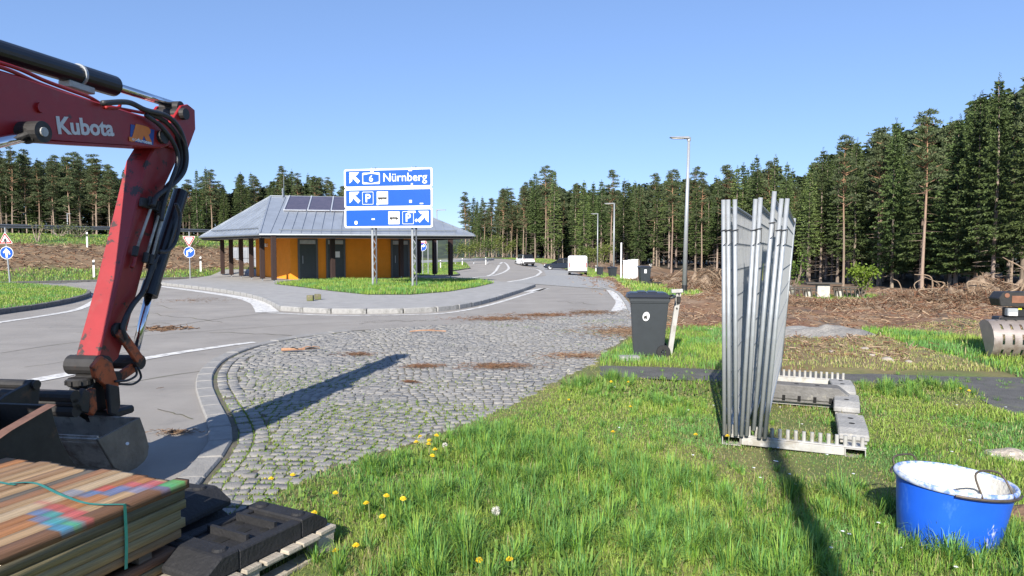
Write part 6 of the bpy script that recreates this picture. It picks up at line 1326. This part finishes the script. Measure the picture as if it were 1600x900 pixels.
pc = Vector((*G(527, 820, .144), 0)); pal = empty('pallet', (pc.x, pc.y, 0), math.atan2(f1.y, f1.x), 'grey wooden pallet under the rubber foot plates', 'pallet')
xx = 0
for k in range(9): w_ = random.uniform(.085, .125); MB().box((-xx - w_ / 2, .27 + random.uniform(-.015, .015), .133), (w_, .54, .022)).build('slat', M_pal, pal, bevel=.003); xx += w_ + random.uniform(.012, .035)
for q in (.06, .30, .5):
    MB().box((-xx / 2, q, .111), (xx, .09, .02)).build('stringer', M_pal, pal, bevel=.002); MB().box((-xx / 2, q, .011), (xx, .09, .022)).build('runner', M_pal, pal, bevel=.002)
    for e_ in (.07, xx / 2, xx - .07): MB().box((-e_, q, .0615), (.12, .09, .079)).build('block', M_pal, pal, bevel=.003)
pal2 = empty('pallet', (c2_.x, c2_.y, 0), math.atan2(-E2.y, -E2.x), 'hidden wooden pallet under the two stacked foot plates', 'pallet')
for k in range(6): MB().box((-.35 + k * .14, 0, .133), (.1, .44, .022)).build('slat', M_pal, pal2, bevel=.003)
for q in (-.17, .17): MB().box((0, q, .06), (.8, .09, .12)).build('runner', M_pal, pal2, bevel=.003)

# ------------------------------------------------------------------ blue tub
tx0, ty0 = G(1483, 851); ty0 += .03
tub = empty('mortar_tub', (tx0, ty0, .0), R(14), 'blue mortar tub crusted white inside, with wire handles', 'tub'); tub.rotation_euler = (R(2), R(5), R(8)); tub.scale = (.92, .92, 1.06)
OV = Matrix.Diagonal((1.0, .86, 1.0))
MB().lathe([(.001, .0), (.27, .0), (.283, .012), (.312, .19), (.313, .20), (.335, .35)], 56, M=OV).build('shell', M_blue, tub, smooth=True)
MB().lathe([(.325, .352), (.268, .03), (.001, .024)], 56, M=OV).build('plaster_crust', M_plaster, tub, smooth=True)
rm = wear(mat('tub_rim', (.50, .54, .62), .7, var=.15, scale=9), (.04, .15, .55), 22, .44, .58, .8)
MB().lathe([(.325, .352), (.333, .362), (.345, .362), (.352, .352), (.350, .336), (.336, .332)], 56, M=OV).build('rim', rm, tub, smooth=True)
M_wire = mat('rusty_wire', (.10, .08, .065), .6, .5, var=.4, scale=20)
def handle_t(a0, da, lift, out, dx):
    P = [Vector((.355 * math.cos(a0 - da), .355 * .86 * math.sin(a0 - da), .345)), None, None, Vector((.355 * math.cos(a0 + da), .355 * .86 * math.sin(a0 + da), .345))]; c_ = Vector((math.cos(a0), .86 * math.sin(a0), 0)) * .355
    P[1] = P[0] * .75 + c_ * .25 + Vector((-math.cos(a0) * out, -math.sin(a0) * out, lift)); P[2] = P[3] * .75 + c_ * .25 + Vector((-math.cos(a0) * out, -math.sin(a0) * out, lift)); P[1].z = P[2].z = .345 + lift
    MB().tube(spline(P, 7), .0055, 8).build('handle', M_wire, tub, smooth=True)
    MB().tube([Vector((.362 * math.cos(a0 + da * q), .362 * .86 * math.sin(a0 + da * q), .338)) for q in np.linspace(-2.2, 2.2, 14)], .007, 6).build('handle_band', M_wire, tub)
handle_t(R(-84), R(19), .10, .09, 0); handle_t(R(112), R(20), .045, -.02, 0)

# ------------------------------------------------------------------ fence panels in their rack
RU = Vector((.915, -.395, 0)).normalized(); RV = Vector((-RU.y, RU.x, 0)); r0 = G(1128, 697); RRZ = math.atan2(RU.y, RU.x)
rk = empty('storage_rack', (r0[0], r0[1], .0), RRZ, 'galvanised rack with short upright pegs holding the fence panels', 'rack')
RW, RL = 1.10, 3.22
def tubebox(nm, c_, s_, par, open_axis=None, m=M_galvr):
    if open_axis is None: return MB().box(c_, s_).build(nm, m, par, bevel=.004)
    mb = MB(); x, y, z = c_; sx_, sy_, sz_ = s_; t = .006
    mb.box((x, y, z + sz_ / 2 - t / 2), (sx_, sy_, t)); mb.box((x, y, z - sz_ / 2 + t / 2), (sx_, sy_, t)); mb.box((x - sx_ / 2 + t / 2, y, z), (t, sy_, sz_ - 2 * t)); mb.box((x + sx_ / 2 - t / 2, y, z), (t, sy_, sz_ - 2 * t)); return mb.build(nm, m, par)
for q in (.075, RW - .08): tubebox('fork_pocket', (q, RL / 2, .055), (.15, RL, .075), rk, 'y')
for q, nm in ((.035, 'front_beam'), (RL - .035, 'back_beam')): tubebox(nm, (RW / 2 + (.0), q, .06 if q < 1 else .06), (RW - .31, .06, .065), rk); tubebox('top_strip', (RW / 2, q, .099), (RW, .05, .012), rk)
NP = 18
for q in (.035, RL - .035):
    for k in range(NP): MB().tube([(.03 + k * (RW - .06) / (NP - 1), q, .10), (.03 + k * (RW - .06) / (NP - 1), q, .185)], .0155, 10).build('peg', M_galvr, rk)
# long concrete feet lying on the rack
M_foot = wear(mat('foot_concrete', (.15, .145, .14), .9, var=.25, scale=9, bump=.5, bscale=40), (.38, .36, .30), 4, .6, .70, .8)
def fence_foot(lx, ly, lz, rz, lab, Lp=.68, m=M_foot, Hh=.13):
    p = Vector(rk.location) + RU * lx + RV * ly; o = empty('ballast_block', (p.x, p.y, lz), RRZ + rz, lab, 'fence foot', 'fence feet lying in the rack'); h = Lp / 2
    MB().prism([(-h, 0), (h, 0), (h, .05), (h - .13, Hh), (-h + .13, Hh), (-h, .05)], -.115, .115).build('block', m, o, bevel=.01)
    MB().prism([(-h + .02, -.025), (h - .02, -.025), (h - .02, -.001), (-h + .02, -.001)], -.10, .10).build('base_lip', m, o)
    for q in (-.22, -.07, .08, .23): MB().box((q, -.117, .02), (.03, .012, .05)).build('notch', MATS['hole_shade'], o)  # dark pieces on the faces stand in for shade in notches and sockets
    for q in (-.1, .1): MB().lathe([(.001, Hh + .002), (.024, Hh + .002), (.026, Hh - .004)], 12, (q, 0, 0)).build('socket', MATS['hole_shade'], o)
    return o
fence_foot(.66, 1.80, .11, 0, 'dark grey fence foot lying crosswise in the rack', .86, M_foot, .15)
M_footg = wear(mat('foot_grey', (.30, .295, .285), .9, var=.2, scale=9, bump=.5, bscale=40), (.52, .46, .36), 5, .56, .66, .8)
fence_foot(RW - .08, .62, .098, R(90), 'pale grey fence foot lying along the right rail, front one', .78, M_footg, .08); fence_foot(RW - .07, 1.62, .098, R(88), 'pale grey fence foot along the right rail, second from front', .62, M_footg, .09); fence_foot(RW - .08, 2.45, .098, R(93), 'pale grey fence foot along the right rail, rear one', .62, M_footg, .10)
tubebox('cross_beam', (RW / 2, 1.8, .07), (RW - .31, .08, .06), rk)
# one panel, then copies
def panel_proto():
    o = empty('mesh_fence', (0, 0, 0), 0, 'x', 'fence panel', 'mesh fence panels stacked in the rack'); H = 1.98; Lp = 3.42
    for y in (0, Lp): MB().tube([(0, y, 0), (0, y, H)], .0175, 12).build('upright', M_galv, o, smooth=True)
    for z in (.16, H - .06): MB().tube([(0, .0, z), (0, Lp, z)], .013, 8).build('rail', M_galv, o)
    mb = MB(); n = 46
    for k in range(1, n): y = Lp * k / n; mb.tube([(0, y, .16), (0, y, H - .06)], .0027, 4, False)
    for z in (.30, .52, .74, .96, 1.18, 1.40, 1.62, 1.78): mb.tube([(.002, 0, z), (.002, Lp, z)], .0027, 4, False)
    w_ = mb.build('wire_mesh', mat('wire_zinc', (.33, .34, .35), .6, .2), o); w_['kind'] = 'stuff'
    cp = MB().tube([(-.024, -.02, H - .26), (.02, -.026, H - .25), (.024, .02, H - .25)], .004, 6).build('coupling', M_dsteel, o); MB().tube([(.024, -.02, H - .25), (.026, -.03, H - .36), (.0, -.026, H - .38)], .003, 6).build('hook', M_dsteel, cp)
    return o
pp = panel_proto()
PAN = [(.022, -.015, 0, 'leftmost mesh fence panel in the rack'), (.062, .022, 0, 'second mesh fence panel from the left'), (.116, .076, 0, 'third fence panel from the left, last of the upright ones'), (.160, .238, 0, 'fourth fence panel from the left, where the lean begins'), (.202, .276, .01, 'fifth fence panel from the left, beside the fourth'), (.256, .382, .06, 'raised fence panel whose post top is highest'), (.302, .436, 0, 'second fence panel from the right'), (.345, .480, .0, 'rightmost mesh fence panel in the rack')]
for i, (b0, t0, lift, lab) in enumerate(PAN):
    o = pp if i == 0 else copy_tree(pp); p = Vector(rk.location) + RU * b0 + RV * (.035 - .07); o.location = (p.x, p.y, .112 + lift); o.rotation_euler = (0, math.atan((t0 - b0) / 1.98), RRZ); o['label'] = lab
    if i in (1, 4, 5): MB().box((0, .5 + .1 * i, 1.35), (.008, .03, .16)).build('tag', mat('tag_yellow', (.62, .60, .08), .5), o)

# ------------------------------------------------------------------ slotted bucket with attachment at the right edge
bx0, by0 = G(1537, 563); SB = empty('slotted_bucket', (bx0 + .20, by0 + .25, 0), R(-10), 'steel sorting bucket with rows of oval slots at the right edge', 'bucket')
na, nl = 40, 44; Rb = .30; Lb = 1.5; V = []; F = []
for layer, rr in ((0, Rb), (1, Rb - .014)):
    for i in range(nl + 1):
        for j in range(na + 1): a_ = R(250 - 200 * j / na); V.append((Lb * i / nl, rr * math.cos(a_) + .02, .30 + rr * math.sin(a_) * 1.02))
def vid(l_, i, j): return l_ * (nl + 1) * (na + 1) + i * (na + 1) + j
def hole(i, j): return i % 4 in (2, 3) and i > 2 and i < nl - 1 and any(a <= j < b for a, b in ((4, 9), (12, 18), (21, 25), (29, 34))) and (i % 4 == 2 or True)
def hole(i, j): return i % 4 == 3 and 0 < i < nl - 1 and any(a <= j < b for a, b in ((4, 9), (12, 18), (21, 25), (29, 34)))
for i in range(nl):
    for j in range(na):
        if hole(i, j): continue
        F += [(vid(0, i, j), vid(0, i + 1, j), vid(0, i + 1, j + 1), vid(0, i, j + 1)), (vid(1, i, j), vid(1, i, j + 1), vid(1, i + 1, j + 1), vid(1, i + 1, j))]
        for di, dj, e_ in ((1, 0, ((i + 1, j), (i + 1, j + 1))), (-1, 0, ((i, j), (i, j + 1))), (0, 1, ((i, j + 1), (i + 1, j + 1))), (0, -1, ((i, j), (i + 1, j)))):
            ii, jj = i + di, j + dj
            if ii < 0 or jj < 0 or ii >= nl or jj >= na or hole(ii, jj): F.append((vid(0, *e_[0]), vid(0, *e_[1]), vid(1, *e_[1]), vid(1, *e_[0])))
M_sbk = wear(mat('worn_bucket_steel', (.36, .31, .28), .45, .5, var=.15, scale=5), (.20, .13, .10), 3, .52, .64, .7)
MB().add(V, F).build('slotted_shell', M_sbk, SB)
MB().prism([(Rb * math.cos(R(250 - 20 * k)) + .02, .30 + Rb * 1.02 * math.sin(R(250 - 20 * k))) for k in range(11)], -.015, .0, 'x').build('side_plate', M_sbk, SB)
zt = lambda py, dd=10.7: CAM_H + dd * (HOR - py) / FPX
AT = empty('coupler_unit', (bx0 + .40, by0 + .35, .62), R(-10), 'black and rust quick coupler unit resting on the slotted bucket', 'coupler')
rl = lambda z: z - .62
MB().prism([(0, rl(zt(478))), (-.03, rl(zt(466))), (.03, rl(zt(456))), (1.2, rl(zt(455))), (1.2, rl(zt(480)))], -.16, .16).build('top_frame', M_dsteel, AT, bevel=.01)
MB().box((.55, -.164, rl(zt(467))), (.8, .006, .11)).build('rust_panel', mat('rust_panel', (.22, .10, .06), .7, .2, var=.3, scale=8), AT); MB().tube([(.08, -.17, rl(zt(461))), (.08, .17, rl(zt(461)))], .035, 14).build('pin', mat('rust_panel', (1, 1, 1)), AT)
MB().box((.65, .02, rl(zt(488))), (1.0, .2, .14)).build('core', M_black, AT, bevel=.01); sil = MB().box((.17, -.12, rl(zt(487))), (.15, .10, .12)).build('light_unit', M_galv, AT, bevel=.01)
MB().box((.17, -.172, rl(zt(490))), (.12, .006, .05)).build('lens', M_signwhite, sil, bevel=.002); ylw = mat('label_yellow', (.65, .70, .05), .5)
for q in (.30, .42): MB().box((q, -.09, rl(zt(482))), (.05, .02, .03)).build('label_plate', ylw, AT)
MB().prism([(-.01, rl(zt(508))), (.02, rl(zt(495))), (1.2, rl(zt(494))), (1.2, rl(zt(507)))], -.14, .14).build('lower_frame', M_black, AT, bevel=.01); MB().tube([(.04, -.1, -.09), (.04, -.1, .03)], .03, 10).build('leg', M_sbk, AT)

# ------------------------------------------------------------------ dandelions and daisies
M_yel = mat('dandelion_yellow', (.80, .55, .012), .6, var=.1, scale=60); M_stem = mat('flower_stem', (.20, .24, .09), .6)
def dandelion(px, py, h, r_, lab, seed_head=False):
    x, y = G(px, py, h + .01); rs = np.random.default_rng(int(px * 7 + py)); z0 = float(gz(np.array(x), np.array(y))); o = empty('dandelion', (x, y, z0), 0, lab, 'dandelion', 'dandelions in the grass')
    lean_ = rs.normal(0, .015, 2); MB().tube([(-lean_[0], -lean_[1], -.01), (-lean_[0] * .4, -lean_[1] * .4, h * .6), (0, 0, h)], [.0032, .003, .0028], 5).build('stem', M_stem, o)
    if seed_head:
        n = 160; v = rs.normal(size=(n, 3)); v /= np.linalg.norm(v, axis=1)[:, None]; V, F, c_ = kites(v * .004 + np.array((0, 0, h)), v, np.full(n, r_), np.full(n, .004), np.tile((.62, .60, .55), (n, 1))); soup('seed_head', V, F, M_stick, o, col=c_); return o
    V = []; F = []
    for ring, (rr, zz, n) in enumerate(((1.0, .0, 22), (.78, .006, 18), (.5, .010, 12))):
        for k in range(n):
            a_ = 6.283 * k / n + ring * .2 + rs.normal(0, .06); w_ = .16; b0 = len(V); L_ = r_ * rr * rs.uniform(.9, 1.08)
            V += [(0, 0, h + zz), (math.cos(a_ - w_) * L_ * .8, math.sin(a_ - w_) * L_ * .8, h + zz + .006), (math.cos(a_) * L_, math.sin(a_) * L_, h + zz + .004), (math.cos(a_ + w_) * L_ * .8, math.sin(a_ + w_) * L_ * .8, h + zz + .006)]; F.append((b0, b0 + 1, b0 + 2, b0 + 3))
    fl = MB(); fl.v = V; fl.f = F; f_ = fl.build('flower_head', M_yel, o); f_.rotation_euler = (rs.normal(.12, .12), rs.normal(0, .12), 0); f_.location = (0, 0, 0)
    MB().lathe([(.001, h - .012), (.006, h - .01), (.008, h + .002)], 8).build('calyx', M_stem, o)
    return o
for px, py, h, lab in ((413, 736, .05, 'left dandelion of the pair at the cobble edge'), (425, 737, .05, 'right dandelion of the pair at the cobble edge'), (457, 736, .05, 'single dandelion right of the cobble-edge pair'), (665, 679, .14, 'dandelion at the centre top of the cluster by the cobbles'), (679, 677, .15, 'topmost right dandelion of the cluster by the cobbles'), (652, 688, .11, 'leftmost dandelion of the cluster by the cobbles'), (671, 692, .12, 'largest dandelion in the middle of the cluster by the cobbles'), (674, 686, .13, 'dandelion just above the largest one of the cluster'), (675, 710, .08, 'lowest dandelion of the cluster by the cobbles'), (682, 701, .1, 'half closed dandelion right of the cluster'),
        (576, 787, .10, 'left dandelion of the four in front of the lawn'), (600, 774, .14, 'upper dandelion of the four in front of the lawn'), (628, 773, .14, 'right dandelion of the four in front of the lawn'), (602, 805, .10, 'lowest dandelion of the four in front of the lawn'), (524, 770, .06, 'dandelion just above the rubber plate corner'), (558, 850, .08, 'dandelion below the group of four'), (527, 859, .05, 'dandelion beside the pallet corner'), (491, 802, .03, 'dandelion bud behind the rubber plate'), (800, 874, .08, 'dandelion at the bottom edge of the lawn'), (747, 872, .06, 'orange dandelion left of the bottom one'),
        (1088, 679, .06, 'dandelion in front of the left end of the rack'), (1139, 681, .1, 'dandelion against the left corner of the rack'), (985, 636, .05, 'dandelion in the mid lawn below the footpath'), (958, 674, .05, 'dandelion in the middle of the lawn'), (955, 596, .1, 'left dandelion at the tall tuft'), (981, 598, .1, 'right dandelion at the tall tuft'), (1495, 607, .12, 'dandelion at the path edge on the right'), (1512, 608, .12, 'dandelion right beside the path-edge one'), (888, 626, .05, 'small dandelion at the cobble border')):
    dandelion(px, py, h, .021 if py > 660 else .018, lab)
dandelion(775, 796, .13, .026, 'grey dandelion seed head standing in the foreground lawn', True); dandelion(695, 694, .10, .02, 'dandelion seed head right of the yellow cluster', True); dandelion(888, 580, .12, .02, 'dandelion seed head at the far cobble border', True)
n = 260; x, y = rnd(n, -1, 6, 2.9, 9); ok = pip(x, y, LAWN) & ((near_pt(x, y, [(*G(1050, 745), .25), (*G(1320, 830), .3), (*G(1300, 760), .5), (*G(1430, 830), .3), (*G(560, 705), .2)]) > rng.random(n) * .8) | (rng.random(n) < .10)); x, y = x[ok], y[ok]
V = []; F = []
for a_, b_ in zip(x, y):
    zz = float(gz(np.array(a_), np.array(b_))) + rng.uniform(.045, .085); i0 = len(V); V += [(a_ + .011 * math.cos(k * .785), b_ + .011 * math.sin(k * .785), zz + .002 * (k % 2)) for k in range(8)]; F.append(tuple(range(i0, i0 + 8)))
o = MB(); o.v = V; o.f = F; o = o.build('daisies', M_signwhite); o['kind'] = 'stuff'; tag(o, 'tiny white daisies dotted through the lawn', 'flowers')
